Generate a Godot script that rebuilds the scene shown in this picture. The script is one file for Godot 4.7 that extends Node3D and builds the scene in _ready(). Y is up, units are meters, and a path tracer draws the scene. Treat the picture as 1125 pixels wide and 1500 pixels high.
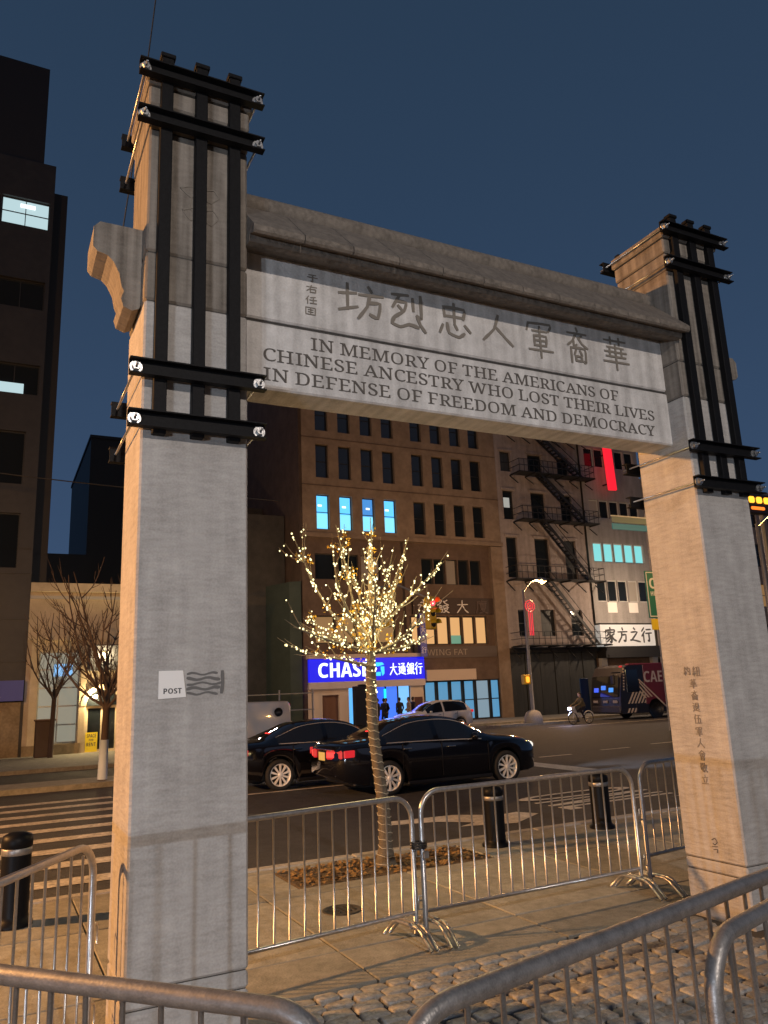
extends Node3D
# A granite memorial arch on a city plaza at dusk. y up, metres. The plaza is level at y = 0; the street beyond falls away gently.
const SLOPE := 0.0165
var M := {}
var rng := RandomNumberGenerator.new()
var box_cache := {}
var names := {}

func gy(z: float) -> float:
	return -0.1 + minf(0.0, (maxf(z, -130.0) + 9.0) * SLOPE)

func _ready() -> void:
	rng.seed = 7
	var cam := Camera3D.new()
	cam.name = "camera"
	cam.position = Vector3(0, 1.8, 0)
	cam.rotation_degrees = Vector3(12.87, -26.96, -2.40)
	cam.fov = 66.96
	cam.near = 0.05
	cam.far = 900.0
	add_child(cam)
	cam.current = true
	var we := WorldEnvironment.new()
	we.name = "environment"
	var e := Environment.new()
	e.background_mode = Environment.BG_SKY
	var sm := ProceduralSkyMaterial.new()
	sm.sky_top_color = Color(0.150, 0.222, 0.305)
	sm.sky_horizon_color = Color(0.245, 0.330, 0.455)
	sm.sky_curve = 0.32
	sm.ground_bottom_color = Color(0.05, 0.05, 0.06)
	sm.ground_horizon_color = Color(0.15, 0.18, 0.25)
	var sky := Sky.new()
	sky.sky_material = sm
	e.sky = sky
	e.tonemap_mode = Environment.TONE_MAPPER_LINEAR
	e.tonemap_exposure = 1.0
	e.sdfgi_enabled = true
	e.ssao_enabled = true
	e.ssil_enabled = true
	we.environment = e
	add_child(we)
	# what is left of the daylight: a faint, wide glow from the western sky behind the camera
	var sun := DirectionalLight3D.new()
	sun.name = "twilight"
	sun.light_energy = 0.015
	sun.light_angular_distance = 30.0
	sun.light_color = Color(0.75, 0.82, 1.0)
	sun.rotation_degrees = Vector3(-25, 20, 0)
	sun.shadow_enabled = true
	add_child(sun)
	materials()
	ground()
	cobbles()
	arch()
	bracing()
	buildings_left()
	buildings_far()
	street_lamps()
	barriers()
	lit_tree()
	left_trees()
	bollards()
	vehicles()
	bus()
	people()
	street_furniture()

# ---------------------------------------------------------------- helpers
func C(r: float, g: float, b: float) -> Color:
	return Color(r, g, b).linear_to_srgb()

func num(called: String) -> String:
	names[called] = names.get(called, -1) + 1
	return called if names[called] == 0 else "%s_%03d" % [called, names[called]]

func thing(called: String, label: String, category: String, at := Vector3.ZERO, turn := 0.0, group := "") -> Node3D:
	var o := Node3D.new()
	o.name = num(called)
	add_child(o)
	o.position = at
	o.rotation.y = turn
	tag(o, label, category, group)
	return o

func tag(o: Node, label: String, category: String, group := "") -> void:
	o.set_meta("label", label)
	o.set_meta("category", category)
	if group != "":
		o.set_meta("group", group)

func struct(called: String, label := "") -> Node3D:
	var o := Node3D.new()
	o.name = num(called)
	add_child(o)
	o.set_meta("kind", "structure")
	if label != "":
		o.set_meta("label", label)
	return o

func sub(called: String, parent: Node) -> Node3D:
	var o := Node3D.new()
	o.name = called
	parent.add_child(o, true)
	return o

func flat() -> SurfaceTool:
	var st := SurfaceTool.new()
	st.begin(Mesh.PRIMITIVE_TRIANGLES)
	st.set_smooth_group(-1)
	return st

func smooth() -> SurfaceTool:
	var st := SurfaceTool.new()
	st.begin(Mesh.PRIMITIVE_TRIANGLES)
	st.set_smooth_group(0)
	return st

func put(parent: Node, called: String, st: SurfaceTool, m: Material) -> MeshInstance3D:
	st.generate_normals()
	return inst(parent, called, st.commit(), m)

func inst(parent: Node, called: String, mesh: Mesh, m: Material, xf := Transform3D.IDENTITY) -> MeshInstance3D:
	var o := MeshInstance3D.new()
	o.name = num(called) if parent == self else called
	o.mesh = mesh
	o.material_override = m
	o.transform = xf
	parent.add_child(o, true)
	return o

func tri(st: SurfaceTool, a: Vector3, b: Vector3, c: Vector3) -> void:
	st.add_vertex(a)
	st.add_vertex(b)
	st.add_vertex(c)

# a triangle turned so that it faces away from a point inside the shape
func tri_out(st: SurfaceTool, a: Vector3, b: Vector3, c: Vector3, inside: Vector3) -> void:
	if (c - a).cross(b - a).dot((a + b + c) / 3.0 - inside) >= 0.0:
		tri(st, a, b, c)
	else:
		tri(st, a, c, b)

func quad_out(st: SurfaceTool, a: Vector3, b: Vector3, c: Vector3, d: Vector3, inside: Vector3) -> void:
	tri_out(st, a, b, c, inside)
	tri_out(st, a, c, d, inside)

func box(st: SurfaceTool, c: Vector3, s: Vector3, bs := Basis.IDENTITY) -> void:
	var h := s * 0.5
	for ax in 3:
		for sg in [-1.0, 1.0]:
			var n := Vector3.ZERO
			n[ax] = sg * h[ax]
			var u := Vector3.ZERO
			u[(ax + 1) % 3] = h[(ax + 1) % 3]
			var v := Vector3.ZERO
			v[(ax + 2) % 3] = h[(ax + 2) % 3]
			quad_out(st, c + bs * (n + u + v), c + bs * (n - u + v), c + bs * (n - u - v), c + bs * (n + u - v), c)

# a box with chamfered edges; jit moves the corners a little
func cbox(st: SurfaceTool, c: Vector3, s: Vector3, ch: float, bs := Basis.IDENTITY, jit := 0.0) -> void:
	var h := s * 0.5
	var off := {}
	for i in [-1, 1]:
		for j in [-1, 1]:
			for k in [-1, 1]:
				off[Vector3i(i, j, k)] = Vector3(rng.randf_range(-1, 1), rng.randf_range(-1, 1) * 0.5, rng.randf_range(-1, 1)) * jit
	var pt := func(sg: Vector3i, ax: int) -> Vector3:
		var p := Vector3(sg) * h
		for q in 3:
			if q != ax:
				p[q] -= sg[q] * ch
		return c + bs * (p + off[sg])
	for ax in 3:
		var a1 := (ax + 1) % 3
		var a2 := (ax + 2) % 3
		for sg in [-1, 1]:
			var q := []
			for uv in [[1, 1], [-1, 1], [-1, -1], [1, -1]]:
				var k := Vector3i.ZERO
				k[ax] = sg
				k[a1] = uv[0]
				k[a2] = uv[1]
				q.append(pt.call(k, ax))
			quad_out(st, q[0], q[1], q[2], q[3], c)
		for s1 in [-1, 1]:
			for s2 in [-1, 1]:
				var k1 := Vector3i.ZERO
				k1[ax] = -1
				k1[a1] = s1
				k1[a2] = s2
				var k2 := k1
				k2[ax] = 1
				quad_out(st, pt.call(k1, a1), pt.call(k2, a1), pt.call(k2, a2), pt.call(k1, a2), c)
	for k in off:
		tri_out(st, pt.call(k, 0), pt.call(k, 1), pt.call(k, 2), c)

func bx(parent: Node, called: String, c: Vector3, s: Vector3, m: Material, ch := 0.0, bs := Basis.IDENTITY) -> MeshInstance3D:
	var key := "%.3f %.3f %.3f %.3f" % [s.x, s.y, s.z, ch]
	if not box_cache.has(key):
		var st := flat()
		if ch > 0.0:
			cbox(st, Vector3.ZERO, s, ch)
		else:
			box(st, Vector3.ZERO, s)
		st.generate_normals()
		box_cache[key] = st.commit()
	return inst(parent, called, box_cache[key], m, Transform3D(bs, c))

# a swept tube through points; radii may be one number or one for each point
func tube(st: SurfaceTool, pts: Array, r, sides := 8, closed := false, caps := true) -> void:
	var n := pts.size()
	var rings := []
	var up := Vector3.ZERO
	for i in n:
		var a: Vector3 = pts[(i - 1 + n) % n] if closed or i > 0 else pts[0]
		var b: Vector3 = pts[(i + 1) % n] if closed or i < n - 1 else pts[n - 1]
		var t := (b - a).normalized()
		if up == Vector3.ZERO:
			up = t.cross(Vector3.UP if absf(t.y) < 0.9 else Vector3.RIGHT).normalized()
		up = (up - t * up.dot(t)).normalized()
		var side := t.cross(up)
		var rad: float = r[i] if r is Array else r
		var ring := []
		for k in sides:
			var an := TAU * k / sides
			ring.append(pts[i] + (up * cos(an) + side * sin(an)) * rad)
		rings.append(ring)
	for i in (n if closed else n - 1):
		var r0: Array = rings[i]
		var r1: Array = rings[(i + 1) % n]
		for k in sides:
			var k2 := (k + 1) % sides
			tri(st, r0[k], r1[k], r1[k2])
			tri(st, r0[k], r1[k2], r0[k2])
	if caps and not closed:
		for k in range(1, sides - 1):
			tri(st, rings[0][0], rings[0][k + 1], rings[0][k])
			tri(st, rings[n - 1][0], rings[n - 1][k], rings[n - 1][k + 1])

# profile of (radius, height) pairs turned about the local y axis
func lathe(st: SurfaceTool, prof: Array, segs := 20, xf := Transform3D.IDENTITY) -> void:
	for i in prof.size() - 1:
		for k in segs:
			var a0 := TAU * k / segs
			var a1 := TAU * (k + 1) / segs
			var p: Vector2 = prof[i]
			var q: Vector2 = prof[i + 1]
			var v00 := xf * Vector3(p.x * cos(a0), p.y, p.x * sin(a0))
			var v01 := xf * Vector3(p.x * cos(a1), p.y, p.x * sin(a1))
			var v10 := xf * Vector3(q.x * cos(a0), q.y, q.x * sin(a0))
			var v11 := xf * Vector3(q.x * cos(a1), q.y, q.x * sin(a1))
			if p.x > 0.0:
				tri(st, v00, v01, v11)
			if q.x > 0.0:
				tri(st, v00, v11, v10)

# a polygon in the local xy plane pushed from z0 to z1
func prism(st: SurfaceTool, poly: PackedVector2Array, z0: float, z1: float, xf := Transform3D.IDENTITY) -> void:
	var area := 0.0
	for i in poly.size():
		area += poly[i].cross(poly[(i + 1) % poly.size()])
	if area > 0.0:
		poly.reverse()
	var mirrored := xf.basis.determinant() < 0.0
	var t3 := func(a: Vector3, b: Vector3, c: Vector3) -> void:
		if mirrored:
			tri(st, xf * a, xf * c, xf * b)
		else:
			tri(st, xf * a, xf * b, xf * c)
	var ix := Geometry2D.triangulate_polygon(poly)
	for i in range(0, ix.size(), 3):
		var a := poly[ix[i]]
		var b := poly[ix[i + 1]]
		var c := poly[ix[i + 2]]
		if (b - a).cross(c - a) > 0.0:
			var t := b
			b = c
			c = t
		t3.call(Vector3(a.x, a.y, z1), Vector3(b.x, b.y, z1), Vector3(c.x, c.y, z1))
		t3.call(Vector3(a.x, a.y, z0), Vector3(c.x, c.y, z0), Vector3(b.x, b.y, z0))
	var n := poly.size()
	for i in n:
		var a := poly[i]
		var b := poly[(i + 1) % n]
		t3.call(Vector3(a.x, a.y, z1), Vector3(a.x, a.y, z0), Vector3(b.x, b.y, z0))
		t3.call(Vector3(a.x, a.y, z1), Vector3(b.x, b.y, z0), Vector3(b.x, b.y, z1))

func pv(a: Array) -> PackedVector2Array:
	var p := PackedVector2Array()
	for q in a:
		p.append(Vector2(q[0], q[1]))
	return p

# lettering fitted to a width and a height, standing in the plane of the transform (x along, y up)
func txt(parent: Node, called: String, words: String, w: float, h: float, xf: Transform3D, m: Material, serif := false, bold := false, depth := 0.006) -> MeshInstance3D:
	var f := SystemFont.new()
	f.font_names = PackedStringArray(["Droid Serif" if serif else "Droid Sans"])
	f.font_weight = 700 if bold else 400
	var t := TextMesh.new()
	t.text = words
	t.font = f
	t.font_size = 48
	t.pixel_size = 0.01
	t.depth = 0.02
	t.curve_step = 2.0
	var ab := t.get_aabb()
	var k := Vector3(w / ab.size.x, h / ab.size.y, depth / 0.02)
	var o := inst(parent, called, t, m)
	o.transform = xf * Transform3D(Basis.from_scale(k), -(ab.position + ab.size * 0.5) * k)
	return o

# brush strokes of a written character: "x,y x,y;x,y ..." in a box of 100 by 100, y down
func glyph(parent: Node, called: String, strokes: String, xf: Transform3D, w: float, h: float, pen: float, m: Material, depth := 0.004) -> MeshInstance3D:
	var st := flat()
	var lift := 0.0
	for s in strokes.split(";"):
		var pts := []
		for c in s.strip_edges().split(" "):
			var xy := c.split(",")
			pts.append(Vector2((float(xy[0]) / 100.0 - 0.5) * w, (0.5 - float(xy[1]) / 100.0) * h))
		brush(st, pts, pen, depth + lift, xf)
		lift += 0.0004 * maxf(1.0, depth / 0.004)
	return put(parent, called, st, m)

func brush(st: SurfaceTool, pts: Array, pen: float, z: float, xf: Transform3D) -> void:
	var fine := []
	for i in pts.size() - 1:
		var p0: Vector2 = pts[maxi(i - 1, 0)]
		var p1: Vector2 = pts[i]
		var p2: Vector2 = pts[i + 1]
		var p3: Vector2 = pts[mini(i + 2, pts.size() - 1)]
		for k in 3:
			fine.append(p1.cubic_interpolate(p2, p1.lerp(p0, 0.5), p2.lerp(p3, 0.5), k / 3.0))
	fine.append(pts[pts.size() - 1])
	var n := fine.size()
	var l := []
	var r := []
	for i in n:
		var d: Vector2 = (fine[mini(i + 1, n - 1)] - fine[maxi(i - 1, 0)]).normalized()
		var nn := Vector2(-d.y, d.x)
		var f := float(i) / (n - 1)
		var wd := pen * (1.0 - 0.35 * sin(PI * f)) * (0.55 if i == 0 or i == n - 1 else 1.0)
		var ext := d * pen * (0.6 if i == n - 1 else (-0.6 if i == 0 else 0.0))
		l.append(fine[i] + nn * wd + ext)
		r.append(fine[i] - nn * wd + ext)
	for i in n - 1:
		var a := xf * Vector3(l[i].x, l[i].y, z)
		var b := xf * Vector3(l[i + 1].x, l[i + 1].y, z)
		var c := xf * Vector3(r[i + 1].x, r[i + 1].y, z)
		var d := xf * Vector3(r[i].x, r[i].y, z)
		tri(st, a, b, c)
		tri(st, a, c, d)
		var a0 := xf * Vector3(l[i].x, l[i].y, -0.002)
		var b0 := xf * Vector3(l[i + 1].x, l[i + 1].y, -0.002)
		var c0 := xf * Vector3(r[i + 1].x, r[i + 1].y, -0.002)
		var d0 := xf * Vector3(r[i].x, r[i].y, -0.002)
		tri(st, a, a0, b0)
		tri(st, a, b0, b)
		tri(st, c, c0, d0)
		tri(st, c, d0, d)

# ---------------------------------------------------------------- materials
func noise_img(sd: int, freq: float, w: int, h: int, tw := 512, th := 512, oct := 3) -> PackedByteArray:
	var n := FastNoiseLite.new()
	n.seed = sd
	n.frequency = freq
	n.fractal_octaves = oct
	var im := n.get_seamless_image(w, h)
	im.convert(Image.FORMAT_L8)
	if w != tw or h != th:
		im.resize(tw, th, Image.INTERPOLATE_CUBIC)
	return im.get_data()

# layers of noise, each with a weight, mapped from one linear colour to another
func layered(layers: Array, lo: Array, hi: Array, tw := 512, th := 512) -> ImageTexture:
	var out := PackedByteArray()
	out.resize(tw * th * 3)
	var lut := PackedByteArray()
	for i in 256:
		var f := i / 255.0
		var c := C(lerpf(lo[0], hi[0], f), lerpf(lo[1], hi[1], f), lerpf(lo[2], hi[2], f))
		lut.append_array([c.r8, c.g8, c.b8])
	var n := layers.size()
	for i in tw * th:
		var v := 0.0
		for k in n:
			v += layers[k][0][i] * layers[k][1]
		var q := clampi(int(127.0 + (v - 127.0) * 1.25), 0, 255) * 3
		out[i * 3] = lut[q]
		out[i * 3 + 1] = lut[q + 1]
		out[i * 3 + 2] = lut[q + 2]
	return ImageTexture.create_from_image(Image.create_from_data(tw, th, false, Image.FORMAT_RGB8, out))

func bump(sd: int, freq: float, strength := 4.0, w := 512, h := 512) -> ImageTexture:
	var n := FastNoiseLite.new()
	n.seed = sd
	n.frequency = freq
	n.fractal_octaves = 4
	var im := n.get_seamless_image(w, h)
	im.resize(512, 512)
	im.convert(Image.FORMAT_RGBA8)
	im.bump_map_to_normal_map(strength)
	return ImageTexture.create_from_image(im)

func plain(r: float, g: float, b: float, rough := 0.7, metal := 0.0) -> StandardMaterial3D:
	var m := StandardMaterial3D.new()
	m.albedo_color = C(r, g, b)
	m.roughness = rough
	m.metallic = metal
	return m

func worn(tex: Texture2D, rough: float, scale: Vector3, nrm: Texture2D = null, ns := 0.5, metal := 0.0) -> StandardMaterial3D:
	var m := StandardMaterial3D.new()
	m.albedo_texture = tex
	m.roughness = rough
	m.metallic = metal
	m.uv1_triplanar = true
	m.uv1_world_triplanar = true
	m.uv1_scale = scale
	if nrm:
		m.normal_enabled = true
		m.normal_texture = nrm
		m.normal_scale = ns
	return m

func tint(m: StandardMaterial3D, r: float, g: float, b: float) -> StandardMaterial3D:
	var o: StandardMaterial3D = m.duplicate()
	o.albedo_color = C(r, g, b)
	return o

func glow(r: float, g: float, b: float, energy: float, base := 0.05) -> StandardMaterial3D:
	var m := plain(base, base, base, 0.5)
	m.emission_enabled = true
	m.emission = C(r, g, b)
	m.emission_energy_multiplier = energy
	return m

func glass(alpha := 0.25, r := 0.02, g := 0.025, b := 0.03) -> StandardMaterial3D:
	var m := plain(r, g, b, 0.04)
	m.transparency = BaseMaterial3D.TRANSPARENCY_ALPHA
	m.albedo_color.a = alpha
	return m

func materials() -> void:
	var fine := noise_img(1, 0.22, 512, 512)
	var scratch := noise_img(2, 0.09, 128, 512)
	var broad := noise_img(3, 0.010, 512, 512)
	var streak := noise_img(4, 0.035, 512, 32)
	var mid := noise_img(5, 0.04, 512, 512)
	var nf := bump(11, 0.15, 3.0)
	var nm := bump(12, 0.05, 5.0)
	var ns := bump(13, 0.08, 3.0, 128, 512)
	# the arch: grey-beige stone with a horizontally tooled face and rain streaks
	M.stone = worn(layered([[fine, 0.30], [scratch, 0.24], [broad, 0.26], [streak, 0.20]], [0.21, 0.198, 0.183], [0.47, 0.45, 0.425]), 0.85, Vector3(0.55, 0.55, 0.55), ns, 0.5)
	M.panel = worn(layered([[fine, 0.2], [mid, 0.15], [broad, 0.25], [streak, 0.4]], [0.27, 0.255, 0.24], [0.66, 0.64, 0.615]), 0.8, Vector3(0.5, 0.5, 0.5), nf, 0.3)
	M.roof = worn(layered([[fine, 0.25], [mid, 0.35], [broad, 0.4]], [0.05, 0.042, 0.034], [0.22, 0.185, 0.15]), 0.9, Vector3(0.9, 0.9, 0.9), nm, 0.7)
	M.stained = worn(layered([[fine, 0.15], [scratch, 0.15], [broad, 0.2], [streak, 0.5]], [0.045, 0.036, 0.027], [0.27, 0.24, 0.205]), 0.85, Vector3(0.8, 0.5, 0.8), ns, 0.4)
	M.joint = plain(0.05, 0.045, 0.04, 0.95)
	M.carved = plain(0.17, 0.15, 0.125, 0.9)
	M.carved_thin = plain(0.085, 0.075, 0.065, 0.9)
	M.paper = plain(0.72, 0.70, 0.67, 0.8)
	M.ink = plain(0.06, 0.06, 0.065, 0.8)
	M.paint_grey = plain(0.11, 0.105, 0.1, 0.7)
	# metals
	M.steel_black = worn(layered([[fine, 0.5], [mid, 0.5]], [0.003, 0.003, 0.0035], [0.010, 0.010, 0.011]), 0.55, Vector3(1.5, 1.5, 1.5), nf, 0.25)
	M.steel_black.metallic_specular = 0.22
	M.galv = worn(layered([[fine, 0.4], [mid, 0.35], [broad, 0.25]], [0.24, 0.24, 0.24], [0.62, 0.62, 0.61]), 0.34, Vector3(1.2, 1.2, 1.2), nf, 0.12, 0.85)
	M.galv_old = worn(layered([[fine, 0.4], [mid, 0.35], [broad, 0.25]], [0.10, 0.095, 0.09], [0.40, 0.385, 0.37]), 0.45, Vector3(1.2, 1.2, 1.2), nf, 0.2, 0.7)
	M.chrome = plain(0.7, 0.7, 0.72, 0.12, 1.0)
	M.pole = worn(layered([[fine, 0.4], [mid, 0.6]], [0.16, 0.16, 0.165], [0.36, 0.36, 0.37]), 0.5, Vector3(0.8, 0.8, 0.8), nf, 0.2, 0.4)
	# ground
	M.asphalt = worn(layered([[fine, 0.45], [mid, 0.2], [broad, 0.35]], [0.013, 0.014, 0.016], [0.055, 0.056, 0.063]), 0.78, Vector3(0.35, 0.35, 0.35), nf, 0.8)
	M.paint = worn(layered([[fine, 0.3], [mid, 0.35], [broad, 0.35]], [0.25, 0.24, 0.21], [0.80, 0.77, 0.69]), 0.7, Vector3(0.6, 0.6, 0.6), nf, 0.3)
	M.trail_paint = worn(layered([[fine, 0.3], [mid, 0.35], [broad, 0.35]], [0.03, 0.03, 0.03], [0.72, 0.69, 0.64]), 0.7, Vector3(0.6, 0.6, 0.6), nf, 0.3)  # patchy pale colour standing in for headlight trails on the road
	M.bed = plain(0.045, 0.04, 0.035, 0.95)
	M.slabs = []
	for k in 4:
		var f: float = [1.0, 0.86, 1.1, 0.94][k]
		M.slabs.append(worn(layered([[fine, 0.35], [mid, 0.25], [broad, 0.4]], [0.12 * f, 0.12 * f, 0.104 * f], [0.33 * f, 0.325 * f, 0.29 * f]), 0.8, Vector3(0.45, 0.45, 0.45) * (1.0 + 0.07 * k), nf, 0.35))
	M.setts = []
	for k in 5:
		var f: float = [1.0, 0.75, 1.2, 0.9, 0.62][k]
		M.setts.append(worn(layered([[fine, 0.45], [mid, 0.55]], [0.12 * f, 0.115 * f, 0.105 * f], [0.42 * f, 0.405 * f, 0.375 * f]), 0.5, Vector3(1.1, 1.1, 1.1) * (1.0 + 0.09 * k), nm, 0.7))
	M.kerb = worn(layered([[fine, 0.5], [mid, 0.5]], [0.18, 0.175, 0.165], [0.42, 0.41, 0.39]), 0.75, Vector3(0.6, 0.6, 0.6), nf, 0.4)
	M.soil = worn(layered([[fine, 0.5], [mid, 0.5]], [0.03, 0.022, 0.013], [0.15, 0.11, 0.07]), 0.95, Vector3(1, 1, 1), nm, 1.0)
	M.litter = plain(0.22, 0.13, 0.045, 0.8)
	# buildings
	M.brown = worn(layered([[fine, 0.3], [mid, 0.2], [broad, 0.5]], [0.15, 0.105, 0.07], [0.29, 0.215, 0.15]), 0.85, Vector3(0.12, 0.12, 0.12))
	M.brown_dark = worn(layered([[fine, 0.3], [mid, 0.2], [broad, 0.5]], [0.07, 0.045, 0.03], [0.15, 0.10, 0.07]), 0.8, Vector3(0.12, 0.12, 0.12))
	M.pinkish = worn(layered([[fine, 0.3], [mid, 0.3], [streak, 0.4]], [0.17, 0.14, 0.125], [0.36, 0.31, 0.29]), 0.85, Vector3(0.1, 0.1, 0.1))
	M.grey_wall = worn(layered([[fine, 0.3], [mid, 0.2], [streak, 0.5]], [0.18, 0.17, 0.165], [0.34, 0.325, 0.315]), 0.85, Vector3(0.08, 0.08, 0.08))
	M.green_wall = worn(layered([[fine, 0.3], [mid, 0.2], [broad, 0.5]], [0.032, 0.045, 0.036], [0.065, 0.085, 0.068]), 0.85, Vector3(0.08, 0.08, 0.08))
	M.umber_wall = worn(layered([[fine, 0.3], [mid, 0.2], [broad, 0.5]], [0.04, 0.036, 0.03], [0.09, 0.08, 0.065]), 0.9, Vector3(0.08, 0.08, 0.08))
	M.beige = worn(layered([[fine, 0.3], [mid, 0.2], [broad, 0.5]], [0.42, 0.36, 0.25], [0.66, 0.58, 0.43]), 0.8, Vector3(0.12, 0.12, 0.12))
	M.beige_dark = worn(layered([[fine, 0.3], [mid, 0.3], [broad, 0.4]], [0.16, 0.12, 0.07], [0.36, 0.28, 0.18]), 0.8, Vector3(0.3, 0.3, 0.3))
	M.tower = worn(layered([[fine, 0.3], [mid, 0.3], [broad, 0.4]], [0.014, 0.014, 0.014], [0.034, 0.033, 0.031]), 0.5, Vector3(0.1, 0.1, 0.1))
	M.tower_dark = plain(0.012, 0.012, 0.014, 0.6)
	M.tower_navy = plain(0.012, 0.015, 0.03, 0.5)
	M.iron = plain(0.012, 0.012, 0.013, 0.6)
	M.pane_dark = plain(0.012, 0.016, 0.02, 0.08)
	M.frame_dark = plain(0.02, 0.02, 0.02, 0.5)
	M.frame_pale = plain(0.42, 0.42, 0.41, 0.6)
	M.shutter = worn(layered([[fine, 0.3], [mid, 0.2], [streak, 0.5]], [0.016, 0.018, 0.018], [0.045, 0.048, 0.046]), 0.5, Vector3(0.2, 0.2, 0.2))
	M.curtain = plain(0.30, 0.28, 0.25, 0.8)
	M.blue_lit = glow(0.10, 0.50, 0.95, 1.5)
	M.blue_lit2 = glow(0.06, 0.30, 0.75, 1.0)
	M.cyan_lit = glow(0.22, 0.72, 0.72, 1.0)
	M.amber_lit = glow(0.85, 0.45, 0.17, 0.9)
	M.amber_dim = glow(0.50, 0.27, 0.10, 0.5)
	M.white_lit = glow(0.62, 0.85, 0.90, 0.8)
	M.white_hot = glow(0.9, 1.0, 1.0, 1.6)
	M.black_paint = plain(0.004, 0.004, 0.006, 0.12)
	M.black_paint.clearcoat_enabled = true
	M.black_paint.clearcoat = 1.0
	M.black_paint.clearcoat_roughness = 0.05
	M.white_paint = plain(0.72, 0.70, 0.68, 0.3)
	M.white_paint.clearcoat_enabled = true
	M.white_paint.clearcoat_roughness = 0.06
	M.car_glass = plain(0.010, 0.012, 0.016, 0.03)
	M.car_glass.metallic_specular = 0.7
	M.rubber = plain(0.012, 0.012, 0.012, 0.8)
	M.plastic = plain(0.009, 0.009, 0.010, 0.42)
	M.bollard = plain(0.005, 0.005, 0.006, 0.45)
	M.bollard.metallic_specular = 0.25
	M.alloy = plain(0.78, 0.76, 0.72, 0.35, 0.15)
	M.trim = plain(0.62, 0.60, 0.57, 0.3, 0.35)
	M.tail = glow(1.0, 0.03, 0.03, 2.2)
	M.tail_dim = glow(0.9, 0.01, 0.02, 0.75)
	M.head_lit = glow(0.9, 0.85, 0.75, 1.2)
	M.yellow = plain(0.55, 0.36, 0.02, 0.45)
	M.bark = worn(layered([[fine, 0.3], [mid, 0.3], [scratch, 0.4]], [0.05, 0.042, 0.032], [0.20, 0.175, 0.14]), 0.9, Vector3(1.2, 1.2, 1.2), nm, 1.0)
	M.bark_dark = worn(layered([[fine, 0.5], [mid, 0.5]], [0.03, 0.02, 0.016], [0.10, 0.07, 0.055]), 0.9, Vector3(1.2, 1.2, 1.2), nm, 0.8)
	M.leaf_yellow = plain(0.42, 0.25, 0.02, 0.7)
	M.leaf_yellow.backlight_enabled = true
	M.leaf_yellow.backlight = Color(0.3, 0.2, 0.02)
	M.leaf_green = plain(0.10, 0.13, 0.03, 0.7)

# ---------------------------------------------------------------- the setting
# a four-sided sheet that follows the fall of the street, with a thickness below it
func sheet(parent: Node, called: String, x0: float, x1: float, z0: float, z1: float, lift: float, m: Material, thick := 0.0) -> MeshInstance3D:
	var st := flat()
	var zs := [z0]
	for z in [-9.0, -130.0]:
		if z < z0 and z > z1:
			zs.append(z)
	zs.append(z1)
	for i in zs.size() - 1:
		var za: float = zs[i]
		var zb: float = zs[i + 1]
		var a := Vector3(x0, gy(za) + lift, za)
		var b := Vector3(x1, gy(za) + lift, za)
		var c := Vector3(x1, gy(zb) + lift, zb)
		var d := Vector3(x0, gy(zb) + lift, zb)
		tri(st, a, d, c)
		tri(st, a, c, b)
		if thick > 0.0:
			var dn := Vector3(0, -thick, 0)
			var mid := (a + c) * 0.5 + dn * 0.5
			quad_out(st, a, b, b + dn, a + dn, mid)
			quad_out(st, d, c, c + dn, d + dn, mid)
			quad_out(st, a, d, d + dn, a + dn, mid)
			quad_out(st, b, c, c + dn, b + dn, mid)
	return put(parent, called, st, m)

func structure(o: Node) -> Node:
	o.set_meta("kind", "structure")
	return o

func marking(called: String, poly: Array, lift := 0.006, m: Material = M.paint) -> void:
	# painted on the road: a flat polygon of (x, z) corners
	var st := flat()
	var p := pv(poly)
	var ix := Geometry2D.triangulate_polygon(p)
	for i in range(0, ix.size(), 3):
		var v := []
		for k in 3:
			var q := p[ix[i + k]]
			v.append(Vector3(q.x, gy(q.y) + lift, q.y))
		tri_out(st, v[0], v[1], v[2], v[0] - Vector3(0, 5, 0))
	structure(put(self, called, st, m))

func strip(x0: float, x1: float, z0: float, z1: float) -> Array:
	return [[x0, z0], [x1, z0], [x1, z1], [x0, z1]]

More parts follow.
